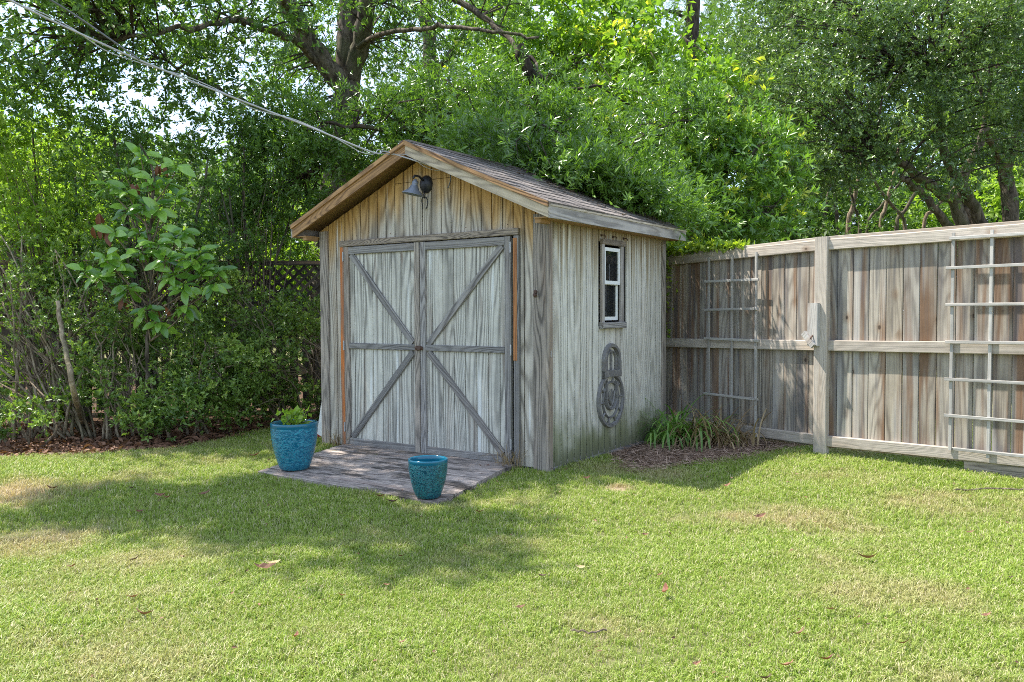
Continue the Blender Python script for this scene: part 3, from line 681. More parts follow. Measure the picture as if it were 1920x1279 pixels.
def branches(parent, C, anchors, mat, frac=.5, r=.012, name='branches'):
    """twigs from limb points to clump centres, joined"""
    off = parent.location; mb = MB(); A = np.array([list(a) for a in anchors])
    for c in C[rng.uniform(size=len(C)) < frac]:
        d = np.linalg.norm(A-c, axis=1); a = Vector(A[np.argsort(d)[random.randrange(min(3, len(A)))]]); c = Vector(c)
        m_ = a.lerp(c, .5)+Vector((random.gauss(0, .1), random.gauss(0, .1), (c-a).length*.12))
        m2 = a.lerp(c, .8)+Vector((random.gauss(0, .06), random.gauss(0, .06), (c-a).length*.08))
        mb.tube([a-off, m_-off, m2-off, c-off], [r*(.6+(c-a).length*.35), r*.9, r*.5, r*.25], 4, False)
    return props(link(name, mb.mesh(), mat, parent), kind='stuff')
def E_(px, py, Z, rx, ry, rz, w=1.): p = at(px, py, Z); return (p.x, p.y, p.z, rx, ry, rz, w)
# ------------------------------------------------------------------ TREES
# large multi-stemmed oak behind the shed, its canopy reaching over the lawn
oak = empty('oak_tree', (-2.75, 12.6, 0), label='large oak with several grey trunks rising behind the shed roof', cat='tree')
t1 = [(-2.9, 12.6, 0), (-2.85, 12.6, 2.2), at(650, 200, 12.6), at(600, 110, 12.5), at(560, 40, 12.4), at(505, -60, 12.2), at(450, -200, 12.)]
t2 = [(-2.6, 12.7, 0), (-2.6, 12.7, 2.5), at(652, 190, 12.8), at(652, 90, 12.8), at(655, 0, 12.8), at(650, -160, 12.6)]
t3 = [at(655, 150, 12.8), at(675, 80, 12.6), at(690, 0, 12.3), at(720, -100, 12.)]
limb(oak, 'trunk', t1, .19, .11, M['bark'], wob=.015, seg=12, flare=.3); limb(oak, 'trunk', t2, .20, .15, M['bark'], wob=.015, seg=12, flare=.3); limb(oak, 'trunk', t3, .16, .1, M['bark'], wob=.01)
lb1 = [at(600, 120, 12.5), at(545, 72, 11.8), at(480, 50, 11), at(440, 35, 10.4), at(390, 48, 9.8), at(300, 60, 9.4), at(210, 75, 9.2)]
lb2 = [at(668, 90, 12.6), at(720, 62, 12), at(790, 52, 11.4), at(850, 50, 11), at(940, 62, 10.6), at(1010, 70, 10.4)]
lb3 = [at(570, 60, 12.4), at(535, 10, 11.6), at(470, -60, 10.5), at(250, -250, 9.6), (-5.2, 8.6, 6.6), (-5.6, 7.2, 6.9)]
lb4 = [at(690, 10, 12.3), at(780, -30, 12), at(900, 30, 11.5), at(960, 80, 11), at(1000, 120, 10.6), at(1020, 150, 10.4)]
lb5 = [at(640, 180, 12.6), at(560, 230, 11.6), at(450, 190, 10.8), at(380, 150, 10.2), at(300, 110, 9.8)]
for l, a, b in ((lb1, .06, .02), (lb2, .042, .015), (lb3, .06, .03), (lb4, .06, .015), (lb5, .05, .015)): limb(oak, 'limb', l, a, b, M['bark'], wob=.02, seg=8)
E1 = [E_(330, 20, 9.8, 1.4, 1.2, .45, .9), E_(60, 60, 8.8, 1.1, 1.1, .75, 1.2), E_(500, -30, 11, 1.2, 1.2, .6), E_(640, 60, 14.5, 1.3, 1, .9, .8), E_(470, 110, 10.6, .8, .8, .3, .4),
      E_(870, 0, 12, 1.6, 1.4, .6, .6), E_(200, -60, 9, 1.4, 1.2, .5), E_(300, 130, 10, 1., .8, .3, .45), E_(170, 180, 9.8, .6, .5, .3, .6), E_(430, 185, 10.4, .6, .5, .3, .6), E_(330, 215, 10, .5, .4, .2, .5), E_(760, 70, 14.5, 1.1, .8, .7, .8), E_(230, 130, 9.6, .7, .6, .35, .5), E_(560, 190, 12.5, .6, .5, .5, .7), E_(560, 90, 13.5, .7, .7, .6, .5), E_(540, 150, 13, .7, .7, .7, .5), E_(120, 160, 9.6, .5, .6, .3, .6)]
C1 = clumps(E1, 13)
crown(oak, 'crown', C1, .36, 22, 7, .085, .033, M['lf_oak'], spread=1.2)
branches(oak, C1, [p for l in (lb1, lb2, lb3, lb4, lb5) for p in curve_pts(l, 4)]+curve_pts(t1[2:], 3), M['barkd'], .55, .014)
# shade-giving upper canopy of the same oak (above the picture)
E1b = [(-5.4, 6.6, 7.0, .95, .55, .5), (-6.1, 6.9, 7.1, .9, .6, .45), (-4.2, 6.15, 6.9, .5, .38, .35), (-3.9, 8.1, 7.2, 1.1, .8, .6), (-4.9, 7.5, 7.2, .9, .6, .5), (-2.9, 9.2, 7.6, 1.1, .9, .6), (-4.9, 6.0, 6.8, .35, .25, .25), (-4.15, 5.6, 6.9, .42, .28, .3)]
C1b = clumps(E1b, 22)
o = crown(oak, 'upper_crown', C1b, .30, 26, 7, .10, .045, M['lf_oak'], spread=1.2)
branches(oak, C1b, [lb3[-1], lb3[-2], Vector((-3.5, 8.2, 7)), Vector((-5.2, 6.9, 6.9))], M['barkd'], .4, .014)
limb(oak, 'limb', [lb3[-2], lb3[-1], (-5.9, 6.9, 6.9), (-6.2, 6.8, 7.)], .03, .015, M['bark']); limb(oak, 'limb', [lb3[-2], (-4, 9.0, 6.9), (-3.5, 8.2, 7.), (-2.6, 9., 7.4)], .05, .02, M['bark'])
# willow oak leaning over the shed roof
wil = empty('willow_oak', (1.0, 11.2, 0), label='narrow leaved green tree hanging over the shed roof', cat='tree')
wt = [(1.0, 11.2, 0), (.9, 11.1, 1.6), (.7, 10.9, 2.8), (.4, 10.7, 3.8), (.1, 10.6, 4.6)]
limb(wil, 'trunk', wt, .16, .07, M['barkd'], wob=.01, flare=.3)
wl = [[wt[2], at(930, 340, 10), at(960, 290, 9.4), at(1000, 250, 9)], [wt[2], at(1100, 300, 10), at(1200, 260, 9.6)], [wt[3], at(760, 240, 10), at(600, 230, 9.8)], [wt[2], at(1080, 380, 9.6), at(1180, 380, 9.2)], [wt[1], at(700, 330, 10.6), at(560, 330, 10.2)], [wt[3], at(930, 190, 10.6), at(1120, 160, 10.6)]]
for l in wl: limb(wil, 'limb', l, .05, .015, M['barkd'], wob=.02, seg=7)
E2 = [E_(700, 250, 10.6, 1.1, .8, .55), E_(590, 300, 10.4, .8, .7, .7), E_(850, 220, 10.2, 1.1, .9, .6), E_(1000, 260, 9.6, .9, .9, .55), E_(1010, 330, 9.3, .8, .7, .28), E_(1150, 300, 9.3, .9, .8, .7), E_(1120, 370, 8.95, .55, .5, .25),
      E_(1230, 380, 9.4, .5, .5, .5), E_(960, 190, 11, 1.4, .8, .5), E_(540, 400, 10.6, .5, .6, .8), E_(900, 300, 9.9, 1.1, .6, .4), E_(1250, 250, 10.4, .6, .7, .8), E_(740, 310, 10.2, .8, .5, .35), E_(1000, 300, 8.7, .5, .5, .25, 1.6), E_(1080, 340, 8.4, .45, .45, .2, 1.6), E_(1160, 370, 8.2, .4, .4, .18, 1.6), E_(1230, 395, 8.25, .3, .35, .2, 1.6), E_(930, 270, 9., .6, .5, .25, 1.4)]
E2 += [(*S(a_, b_, c_), .32, .32, .13, 2.2) for a_, b_, c_ in ((-.95, 1.7, 2.62), (-.55, 1.8, 2.47), (-.2, 2.0, 2.3), (-.75, 1.25, 2.6), (-.35, 1.5, 2.4), (-1.2, 1.3, 2.75), (-.02, 2.25, 2.2), (-1.3, .9, 2.8), (-.1, 1.75, 2.24))]
C2 = clumps(E2, 26)
crown(wil, 'crown', C2, .27, 26, 9, .078, .020, M['lf_willow'], spread=1.0, noisecut=(3.2, -.22, 5))
branches(wil, C2, [p for l in wl for p in curve_pts(l, 4)], M['barkd'], .5, .012)
# bright maple behind
mp = empty('maple_tree', at(808, 585, 16).to_tuple()[:2]+(0,), label='slim tree with bright yellow green leaves lit by the sun above the roof', cat='tree')
mt_ = [tuple(mp.location), at(812, 300, 16), at(808, 120, 16), at(800, 30, 16), at(812, -150, 16)]
limb(mp, 'trunk', mt_, .17, .11, M['bark'], wob=.02, flare=.3)
ml = [[at(808, 150, 16), at(900, 40, 15.5), at(1050, 0, 15)], [at(810, 200, 16), at(930, 150, 15.5), at(1080, 110, 15), at(1220, 90, 14.6)], [at(812, 260, 16), at(960, 190, 15), at(1060, 120, 14.6)]]
for l in ml: limb(mp, 'limb', l, .06, .02, M['bark'], wob=.03, seg=7)
E3 = [E_(1060, 30, 15, 2., 1.2, .6), E_(1120, 130, 14.4, 1.9, 1., .7), E_(900, 40, 15.6, 1., 1, .5, .6), E_(1180, 50, 13.6, .7, 1, .8), E_(1200, 180, 13, 1.1, .9, .6), E_(980, 130, 15, 1., .9, .4, .6), E_(1370, 170, 12.4, .5, .5, .35, .5)]
C3 = clumps(E3, 10)
crown(mp, 'crown', C3, .40, 20, 6, .13, .07, M['lf_maple'], spread=1.3, noisecut=(2.2, -.15, 7))
branches(mp, C3, [p for l in ml for p in curve_pts(l, 4)], M['bark'], .5, .016)
# pines
def pine(px, Z, r, ptop, label):
    b = at(px, 585, Z); e = empty('pine_tree', (b.x, b.y, 0), label=label, cat='tree', group='pine trunks beyond the garden')
    top = at(px+6, ptop, Z)
    limb(e, 'trunk', [(b.x, b.y, 0), at(px, 300, Z), at(px+2, 120, Z), top], r, r*.7, M['barkd'], wob=.01)
    anc = []
    for k in range(5):
        y = 150-k*55; s = random.choice((-1, 1)); l = [at(px, y, Z), at(px+s*45, y-20, Z), at(px+s*110, y-5, Z-.6)]; limb(e, 'limb', l, .05, .015, M['barkd'], seg=6); anc += l[1:]
    C = np.array([list(a) for a in anc])+rng.normal(size=(len(anc), 3))*.4
    C = np.concatenate([C, C+rng.normal(size=C.shape)*.7])
    crown(e, 'crown', C, .5, 22, 14, .16, .012, M['lf_far'], spread=.9)
pine(1295, 19, .21, -150, 'tall dark pine trunk standing in the sky gap above the shed eave')
pine(1218, 27, .16, -200, 'thinner far pine trunk just left of the tall dark pine')
pine(1485, 22, .18, -250, 'dark straight pine trunk half hidden behind the fence and magnolia')
# yellow tipped evergreen right of the shed, behind the fence
mg = empty('evergreen_magnolia', (2.9, 10.9, 0), label='broad leaved evergreen with yellow new tips behind the fence', cat='tree')
gt = [(2.9, 10.9, 0), (2.85, 10.9, 1.6), (2.7, 10.8, 3), (2.8, 10.7, 4)]
limb(mg, 'trunk', gt, .1, .04, M['barkd'])
gl = [[gt[1], at(1300, 400, 10.5), at(1270, 350, 10.2)], [gt[2], at(1400, 300, 10.4), at(1440, 250, 10.4)], [gt[2], at(1330, 270, 10.6), at(1290, 210, 10.6)], [gt[1], at(1400, 420, 10.4), at(1440, 400, 10.2)]]
for l in gl: limb(mg, 'limb', l, .035, .012, M['barkd'], seg=6)
E4 = [E_(1290, 360, 10.4, .5, .6, .55), E_(1390, 330, 10.6, .7, .6, .6), E_(1330, 240, 11, .7, .6, .5), E_(1320, 430, 10, .45, .4, .25), E_(1420, 420, 10.4, .45, .5, .3), E_(1250, 300, 10.8, .4, .5, .5), E_(1430, 270, 11.4, .5, .5, .4)]
C4 = clumps(E4, 40)
crown(mg, 'crown', C4, .22, 9, 9, .105, .035, M['lf_magy'], spread=1.15, seglen=.35)
branches(mg, C4, [p for l in gl for p in curve_pts(l, 4)], M['barkd'], .5, .01)
# live oak right
lo = empty('live_oak', at(1840, 585, 13.5).to_tuple()[:2]+(0,), label='wide live oak with several leaning limbs behind the right part of the fence', cat='tree')
B0 = Vector(lo.location)
lts = [[B0, B0+Vector((0, 0, 1.2)), at(1800, 400, 13.5), at(1755, 355, 13.3), at(1715, 325, 13), at(1690, 305, 12.6), at(1640, 285, 12)],
       [B0+Vector((.15, 0, 0)), at(1860, 480, 13.6), at(1830, 400, 13.6), at(1800, 345, 13.4), at(1770, 280, 13.2), at(1760, 200, 13), at(1740, 120, 12.8)],
       [B0+Vector((.3, .2, 0)), at(1845, 470, 13.8), at(1815, 400, 14), at(1805, 330, 14), at(1838, 270, 14), at(1850, 200, 14)],
       [at(1800, 440, 13.2), at(1755, 395, 12.9), at(1715, 350, 12.6), at(1690, 330, 12.2)]]
for l, a in zip(lts, (.13, .12, .15, .07)): limb(lo, 'trunk', l, a, .04, M['bark'], wob=.015, seg=10)
E5 = [E_(1500, 230, 12.4, 1.0, 1, .9), E_(1620, 180, 12.4, 1.3, 1.1, .9), E_(1560, 90, 13, 1.5, 1.2, .8), E_(1720, 80, 12.6, 1.4, 1.2, .9), E_(1680, 240, 12, .9, .8, .4), E_(1860, 150, 12, .9, 1, .9), E_(1900, 280, 12.2, .6, .8, .6), E_(1500, 330, 12.2, .6, .8, .35),
      E_(1620, 330, 12.2, .6, .8, .3), E_(1820, 20, 13, 1.4, 1, .6), E_(1450, 120, 14.5, 1, 1, 1), E_(1600, -20, 14, 2, 1, .5), E_(1780, 330, 11.8, .35, .5, .25), E_(1960, 60, 11.5, 1.1, 1.0, 1.2)]
C5 = clumps(E5, 17)
crown(lo, 'crown', C5, .30, 30, 8, .062, .026, M['lf_live'], spread=1.15, noisecut=(3.0, -.2, 6))
branches(lo, C5, [p for l in lts for p in curve_pts(l[2:], 4)], M['barkd'], .4, .014)
# second live oak, far right edge
lo2 = empty('live_oak', at(1890, 585, 15.5).to_tuple()[:2]+(0,), label='dark upright trunk of the tree at the far right edge, beyond the fence', cat='tree')
b = Vector(lo2.location); l2 = [b, at(1895, 420, 15.5), at(1885, 330, 15.5), at(1875, 290, 15.3), at(1845, 240, 15)]
limb(lo2, 'trunk', l2, .17, .08, M['bark']); l3 = [at(1885, 320, 15.5), at(1915, 230, 15.3), at(1940, 100, 15)]; limb(lo2, 'trunk', l3, .1, .05, M['bark'])
C6 = clumps([E_(1950, 150, 15, 1.2, 1.2, 1.6), E_(1850, 230, 15.5, .8, .8, .5)], 12)
crown(lo2, 'crown', C6, .36, 26, 8, .07, .03, M['lf_live']); branches(lo2, C6, curve_pts(l2[2:], 4)+curve_pts(l3, 4), M['barkd'], .4, .014)
# slender understorey stems behind the fence
SLAB = ['left leaning dark stem left of the forked pair', 'thicker stem leaning gently right, just right of the forked pair', 'stem leaning far right towards the live oak', 'dark upright stem in the thick of the group', 'thin stem crossing to the right in front of others', 'stem leaning far left under the live oak crown', 'nearly upright far stem close to the pine trunk', 'rightmost stem next to the live oak trunk', 'leftmost and farthest bare stem of the group']
for i, (px, dx, ytop, Z, r) in enumerate([(1612, -22, 340, 15, .035), (1650, 25, 330, 16, .05), (1680, 50, 340, 15.5, .045), (1590, 20, 330, 17, .06), (1625, 60, 345, 16.5, .035), (1700, -60, 340, 14.8, .04), (1570, -8, 320, 18, .05), (1730, 60, 350, 15.2, .04), (1545, 12, 340, 19, .05)]):
    b = at(px, 585, Z); e = empty('understorey_tree', (b.x, b.y, 0), cat='tree', group='slender bare stems beyond the fence',
        label=('slender '+SLAB[i]))
    l = [(b.x, b.y, 0), at(px, 440, Z), at(px+dx*.4, 390, Z), at(px+dx, ytop, Z), at(px+dx*1.6, ytop-70, Z)]
    limb(e, 'trunk', l, r, r*.5, M['twig'] if i % 2 else M['bark'], n=4, wob=.006, seg=6)
    C = np.array([list(l[-1]), list(l[-2])])+rng.normal(size=(2, 3))*.4; C = np.concatenate([C, C+rng.normal(size=C.shape)*.6])
    crown(e, 'crown', C, .45, 24, 7, .08, .035, M['lf_oak'])
# background trees: each its own crown and trunk
bgt = [(-9.5, 16, 5.2, 'pale green background tree at the far left, behind the hedge'), (-6.2, 18, 4.6, 'background tree filling the gap left of the oak trunks'), (-3.6, 19, 4.8, 'low background tree seen between the oak and the hedge'), (-.5, 20, 8.5, 'tall background tree behind the oak trunks'),
       (3.0, 22, 9., 'background tree behind the bright maple'), (6.0, 21, 7.2, 'background tree under the sky gap beside the pine'), (8.8, 24, 12, 'tall background tree behind the live oak'), (12.8, 22, 12, 'background tree behind the live oak limbs'), (17, 24, 12, 'background tree past the right end of the fence'), (-13, 20, 6, 'background tree beyond the left edge of the hedge'), (8.2, 18.5, 4.2, 'low green background tree behind the slender stems'), (10.8, 18, 4.4, 'low green background tree behind the live oak trunks'), (13.5, 18.5, 5, 'low green background tree right of the live oak trunks')]
for x, y, h, lab in bgt:
    e = empty('background_tree', (x, y, 0), label=lab, cat='tree', group='trees of the wood behind the garden')
    limb(e, 'trunk', [(x, y, 0), (x+.1, y, h*.35), (x-.1, y, h*.8)], .16, .06, M['barkd'])
    C = clumps([(x, y, h*.62, 2.1, 1.3, h*.36), (x, y, h*.3, 1.8, 1.1, h*.25, .6)], 5)
    crown(e, 'crown', C, .7, 26, 7, .15, .075, M['lf_yel'] if x in (-9.5, 10.8) else M['lf_far'], spread=1.3)
# far wood
Cw = []
for i in range(900):
    x = rng.uniform(-34, 34); y = rng.uniform(30, 38); hmax = 7.2 if x < -4 else (10.5 if x < 8 else 17); Cw.append((x, y, rng.uniform(.3, hmax)))
wood_e = crown(None, 'far_wood', np.array(Cw), 1.3, 26, 6, .34, .19, M['lf_far'], spread=1.3)
props(wood_e, kind='stuff', label='dense green wood closing the view behind all the trees', cat='woodland')
# ------------------------------------------------------------------ left hedge: shrubs
def shrub(name, label, base, ells, kper, rc, nsp, nl, L, Wd, mat, stems=6, bs=.14, stemr=.014, smat='twig', hbase=.0, **kw):
    e = empty(name, (base[0], base[1], 0), label=label, cat='shrub', group=kw.pop('group', None))
    C = clumps(ells, kper*.85); C = C[C[:, 2] > .06]
    crown(e, 'foliage', C, rc, noisecut=(4.2, -.3, 11), nsp=nsp, nl=nl, L=L, Wd=Wd, mat=M[mat], keep=lambda B: B[:, 2] > .02, **kw)
    for i in range(stems):
        tgt = Vector(C[random.randrange(len(C))]); b = Vector((base[0]+random.gauss(0, bs), base[1]+random.gauss(0, .08), 0))
        m_ = b.lerp(tgt, .45)+Vector((random.gauss(0, .06), random.gauss(0, .06), .12))
        limb(e, 'stem', [b, m_, tgt], stemr*random.uniform(.7, 1.3), stemr*.35, M[smat], n=4, wob=.012, seg=6)
    branches(e, C, [Vector((base[0], base[1], .3)), Vector((base[0]+.15, base[1], .6)), Vector((base[0]-.15, base[1], .6))], M['twig'], .35, .006)
    return e
HG = 'azalea bushes along the left bed'
shrub('azalea_bush', 'rounded green azalea bush in the middle of the left bed below the magnolia', (-3.0, 8.1), [E_(330, 740, 7.9, .5, .3, .22), E_(400, 690, 8.1, .5, .35, .3), E_(300, 790, 7.6, .35, .25, .1), E_(350, 650, 8.4, .5, .3, .3)], 90, .12, 22, 7, .042, .021, 'lf_az', group=HG)
shrub('azalea_bush', 'azalea bush between the magnolia sapling and the shed', (-2.3, 8.7), [E_(490, 690, 8.6, .4, .3, .35), E_(470, 600, 8.9, .45, .3, .3), E_(520, 740, 8.6, .4, .3, .2), E_(440, 750, 8.2, .35, .3, .2), E_(420, 560, 8.8, .2, .2, .3)], 90, .12, 22, 7, .042, .021, 'lf_az', group=HG)
shrub('azalea_bush', 'dark azalea bush tucked against the left wall of the shed', (-1.95, 9.1), [E_(560, 660, 9.1, .3, .3, .5), E_(570, 760, 9, .3, .25, .2), E_(560, 580, 9.4, .3, .3, .25)], 80, .13, 22, 7, .038, .018, 'lf_az', group=HG)
shrub('azalea_bush', 'low azalea bush at the front left corner of the bed', (-4.55, 7.55), [E_(30, 790, 7.4, .35, .25, .12), E_(-60, 740, 7.5, .4, .3, .3)], 70, .1, 18, 7, .044, .022, 'lf_az', group=HG)
shrub('azalea_bush', 'leggy azalea with bare pale stems under its leaves at the left edge', (-4.45, 8.0), [E_(60, 600, 8, .5, .35, .18, .8), E_(150, 580, 8, .45, .35, .25), E_(0, 540, 8.2, .5, .4, .25), E_(90, 660, 7.9, .4, .3, .12, .4), E_(-120, 620, 8, .5, .4, .4), E_(140, 480, 8.3, .25, .2, .35), E_(20, 470, 8.4, .3, .25, .3)], 55, .14, 16, 7, .036, .017, 'lf_az', stems=30, bs=.38, stemr=.016, smat='barkp', group=HG)
shrub('azalea_bush', 'azalea bush with scattered brown leaves left of the magnolia sapling', (-3.75, 7.95), [E_(190, 680, 7.9, .3, .3, .3), E_(230, 620, 8.1, .35, .3, .25), E_(170, 750, 7.7, .3, .25, .14, .6), E_(230, 770, 7.7, .25, .2, .15)], 70, .12, 18, 7, .044, .022, 'lf_az', stems=12, bs=.2, smat='barkp', group=HG)
shrub('tall_shrub', 'tall yellow green shrub filling the left edge of the picture', (-5.0, 9.2), [E_(50, 330, 9.2, .7, .6, .7), E_(60, 450, 9, .7, .5, .5), E_(-80, 350, 9, .8, .6, .9), E_(30, 230, 9.4, .6, .5, .4), E_(20, 730, 8.8, .7, .3, .35)], 36, .22, 20, 7, .06, .028, 'lf_yel', stems=8, stemr=.03, smat='bark')
shrub('tall_shrub', 'tall small leaved shrub behind the magnolia sapling', (-4.1, 9.5), [E_(180, 300, 9.4, .6, .5, .5), E_(230, 430, 9.3, .6, .5, .5), E_(150, 530, 9.2, .6, .5, .5), E_(320, 290, 9.8, .5, .4, .45), E_(230, 235, 9.8, .4, .4, .25, .6), E_(200, 720, 9.2, .7, .3, .4)], 40, .2, 22, 7, .05, .024, 'lf_oak', stems=8, stemr=.03, smat='bark')
shrub('tall_shrub', 'dense dark green shrub between the magnolia and the shed eave', (-3.1, 10.), [E_(430, 330, 10, .6, .5, .6), E_(420, 460, 9.8, .55, .4, .5), E_(520, 330, 10.2, .5, .5, .5), E_(500, 230, 10.4, .6, .5, .35), E_(410, 260, 10.2, .6, .5, .25, .8), E_(430, 720, 9.5, .9, .3, .4)], 40, .2, 24, 7, .055, .024, 'lf_oak', stems=8, stemr=.03, smat='bark')
shrub('tall_shrub', 'bright green shrub seen through the lattice behind the shed', (-2.7, 11.4), [E_(540, 440, 11.2, .5, .4, .5), E_(560, 560, 11.3, .5, .4, .7), E_(460, 560, 11.3, .7, .4, .7)], 34, .22, 20, 7, .06, .03, 'lf_yel', stems=5, stemr=.03, smat='bark')
# bare pale stem standing out
st_ = empty('bare_stem', gnd(160, 815).to_tuple()[:2]+(0,), label='pale bare leaning stem in front of the left bushes', cat='stem')
limb(st_, 'stem', [gnd(160, 815), at(138, 730, 7.4), at(122, 650, 7.5), at(108, 565, 7.6)], .03, .018, M['barkp'], wob=.006)
# magnolia sapling with large leaves
ms = empty('magnolia_sapling', (-3.55, 8.0, 0), label='young magnolia with large glossy leaves above the left bushes', cat='tree')
lm = []
for q in range(5):
    wv = .072+.007*q; Lm = .2; V = []; F = []; nseg = 6
    for i in range(nseg+1):
        t = i/nseg; w = wv*math.sin(math.pi*(.04+.94*t)**1.25)**.7*.5; zc = -.04*(t**2)*(1+q*.3)
        V += [(t*Lm, -w, zc+w*.35), (t*Lm, 0, zc), (t*Lm, w, zc+w*.35)]
    for i in range(nseg):
        a = i*3; F += [(a, a+3, a+4, a+1), (a+1, a+4, a+5, a+2)]
    me = pymesh('leaf', V, F, True); a = me.attributes.new('tint', 'FLOAT', 'FACE'); a.data.foreach_set('value', [q/4]*len(F)); lm.append(me)
lmd = lm[2].copy(); lmd.materials.append(M['deadred'])
for me in lm: me.materials.append(M['lf_mag'])
Z0 = 7.9
limb(ms, 'trunk', [(-3.55, 8., 0), at(276, 700, 7.95), at(277, 620, 7.9), at(284, 540, 7.9), at(282, 440, 7.9), at(288, 330, 7.9), at(262, 270, 7.9)], .022, .008, M['bark'], wob=.004)
nl_ = 0
for px, py, dz, nlv, up in [(275, 588, -.05, 8, -.1), (325, 520, -.15, 9, .1), (378, 520, -.1, 9, .1), (345, 545, -.2, 8, -.2), (220, 505, -.15, 9, .1), (185, 525, -.05, 7, 0), (240, 545, -.1, 6, -.3), (295, 470, -.1, 8, .1), (330, 455, -.05, 7, .1), (262, 445, 0, 8, .2), (300, 400, 0, 8, .2), (330, 380, .05, 6, .2), (240, 365, 0, 7, 0), (285, 345, 0, 8, .1), (235, 330, .05, 6, .1), (265, 300, 0, 7, .3), (365, 500, -.1, 6, .2), (350, 580, -.05, 6, -.5), (410, 515, -.05, 7, 0), (400, 540, -.1, 6, -.3), (310, 495, -.25, 8, 0), (160, 515, -.1, 6, .1), (200, 490, -.2, 7, .2), (265, 480, -.15, 6, 0), (345, 440, 0, 7, 0), (215, 440, 0, 6, 0), (310, 355, .05, 7, .1), (205, 355, .05, 6, 0), (270, 395, -.05, 7, 0), (330, 320, .05, 6, .2), (375, 480, -.15, 7, .1), (240, 400, .1, 6, 0), (300, 610, 0, 5, -.4)]:
    c = at(px, py, Z0+dz); nlv += 4
    s = at(282, min(640, py+70), 7.9)
    limb(ms, 'twig', [s, s.lerp(c, .6)+Vector((0, 0, -.03)), c], .008, .005, M['twig'], n=3, seg=5)
    a0 = random.uniform(0, 6.28)
    for k in range(nlv):
        a = a0+k*2.4; el = random.uniform(-.6, .5)+up
        d = Vector((math.cos(a)*math.cos(el), math.sin(a)*math.cos(el), math.sin(el)))
        o = link('leaf', lm[random.randrange(5)], None, ms); s_ = random.uniform(.55, .92)
        nr = Vector((random.gauss(-.15, .4), random.gauss(-1.2, .3), .75))
        o.matrix_local = frame_mat(c-ms.location+d*.015+Vector((0, 0, k*.006)), d, nr) @ Matrix.Scale(s_, 4); nl_ += 1
for px, py in [(185, 400), (178, 425), (195, 435), (300, 310), (252, 345), (300, 575), (235, 560), (70, 0)][:7]:
    c = at(px, py, 7.9)
    for k in range(3):
        d = Vector((random.gauss(0, .3), random.gauss(0, .3), -1)); o = link('leaf', lmd, None, ms, label='hanging brown dead leaf'); o.matrix_local = frame_mat(c-ms.location+Vector((random.gauss(0, .03), 0, 0)), d, (0, -1, .2)) @ Matrix.Scale(random.uniform(.45, .7), 4)
# ------------------------------------------------------------------ lattice fence behind the bushes
lf = empty('lattice_fence', (-2.6, 10.35, 0), .09, label='dark old fence with diagonal lattice top hidden behind the bushes', cat='fence')
for x in np.arange(-5.6, 1.6, 1.2):
    link('post', MB().box(x-.05, x+.05, .03, .13, 0, 1.85).mesh(), M['darkf'], lf)
plank('rail', lf, (-5.6, 0, 1.84), (1.5, 0, 1.84), (0, -1, 0), .06, .04, M['darkf']); plank('rail', lf, (-5.6, 0, 1.1), (1.5, 0, 1.1), (0, -1, 0), .06, .04, M['darkf'])
x = -5.6
while x < 1.5:
    plank('board', lf, (x+.05, .0, .04), (x+.05, .0, 1.07), (0, -1, 0), .1, .018, M['darkf'], .002); x += .155
x = -5.6+.35; hh = .68
while x < 1.2:
    for s, yy in ((1, -.002), (-1, .012)):
        plank('lattice_slat', lf, (x-s*hh/2, yy, 1.135), (x+s*hh/2, yy, 1.135+hh-.01), (0, -1, 0), .035, .008, M['darkf'], .001)
    x += .13
# white board leaning on the shed's left wall
wb = empty('leaning_board', S(-SW-.24, .2, 0), YAW, label='white board with red end leaning against the left wall of the shed', cat='board')
plank('board', wb, (0, 0, .05), (.21, .0, .98), (-.2, -1, 0), .10, .02, M['white'])
plank('red_end', wb, (-.012, 0, .0), (-.0005, 0, .049), (-.2, -1, 0), .10, .021, simple('red_paint', (.35, .03, .02), .5))
plank('strip', wb, (.09, .12, .0), (.235, .12, 1.25), (-.2, -1, 0), .05, .02, simple('pale_purple_grey', (.40, .38, .48), .6))
# ------------------------------------------------------------------ main fence
FP = Vector((2.622, 6.95, 0))
def sec(s): return (Vector((.700, -.714, 0)), Vector((-.714, -.700, 0)), .012) if s >= 0 else (Vector((.525, -.851, 0)), Vector((-.851, -.525, 0)), .017)
def FW(s, y, z, k=None):
    d, n, _ = sec(s if k is None else k); return d*s-n*y+Vector((0, 0, z))
fence = empty('wooden_fence', (FP.x, FP.y, 0), label='tall weathered board fence with post, rails and cap on the right', cat='fence')
# s runs along the fence to the right of the post, -y towards the lawn
def fz(s): return sec(s)[2]*s
def fpl(name, parent, p0, p1, up, w, t, mat, c=.004):
    k = (p0[0]+p1[0])/2 or .001; n = sec(k)[1] if up[1] else Vector((0, 0, 1))
    return plank(name, parent, FW(*p0, k), FW(*p1, k), n, w, t, mat, c)
s_ = -3.4; BW = .131
while s_ < 3.6:
    w = BW*random.uniform(.94, 1.05); 
    if not (abs(s_+w/2) < .0):
        z0, z1 = fz(s_)+.08, fz(s_)+1.765
        o = fpl('fence_board', fence, (s_+w/2, random.uniform(0, .004), z0), (s_+w/2, random.uniform(0, .004), z1), (0, -1, 0), w-.006, .018, M['fence'], .003)
    s_ += w
def frail(name, a, b, z, w, t, y, mat='fencer'): return fpl(name, fence, (a, y, z+fz(a)), (b, y, z+fz(b)), (0, -1, 0), w, t, M[mat], .005)
for a, b in ((-3.4, -.054), (.054, 2.38), (2.5, 3.6)):
    frail('top_rail', a, b, 1.772, .09, .04, -.0195); frail('middle_rail', a, b, .934, .088, .04, -.0195); frail('bottom_rail', a, b, .138, .088, .04, -.0195)
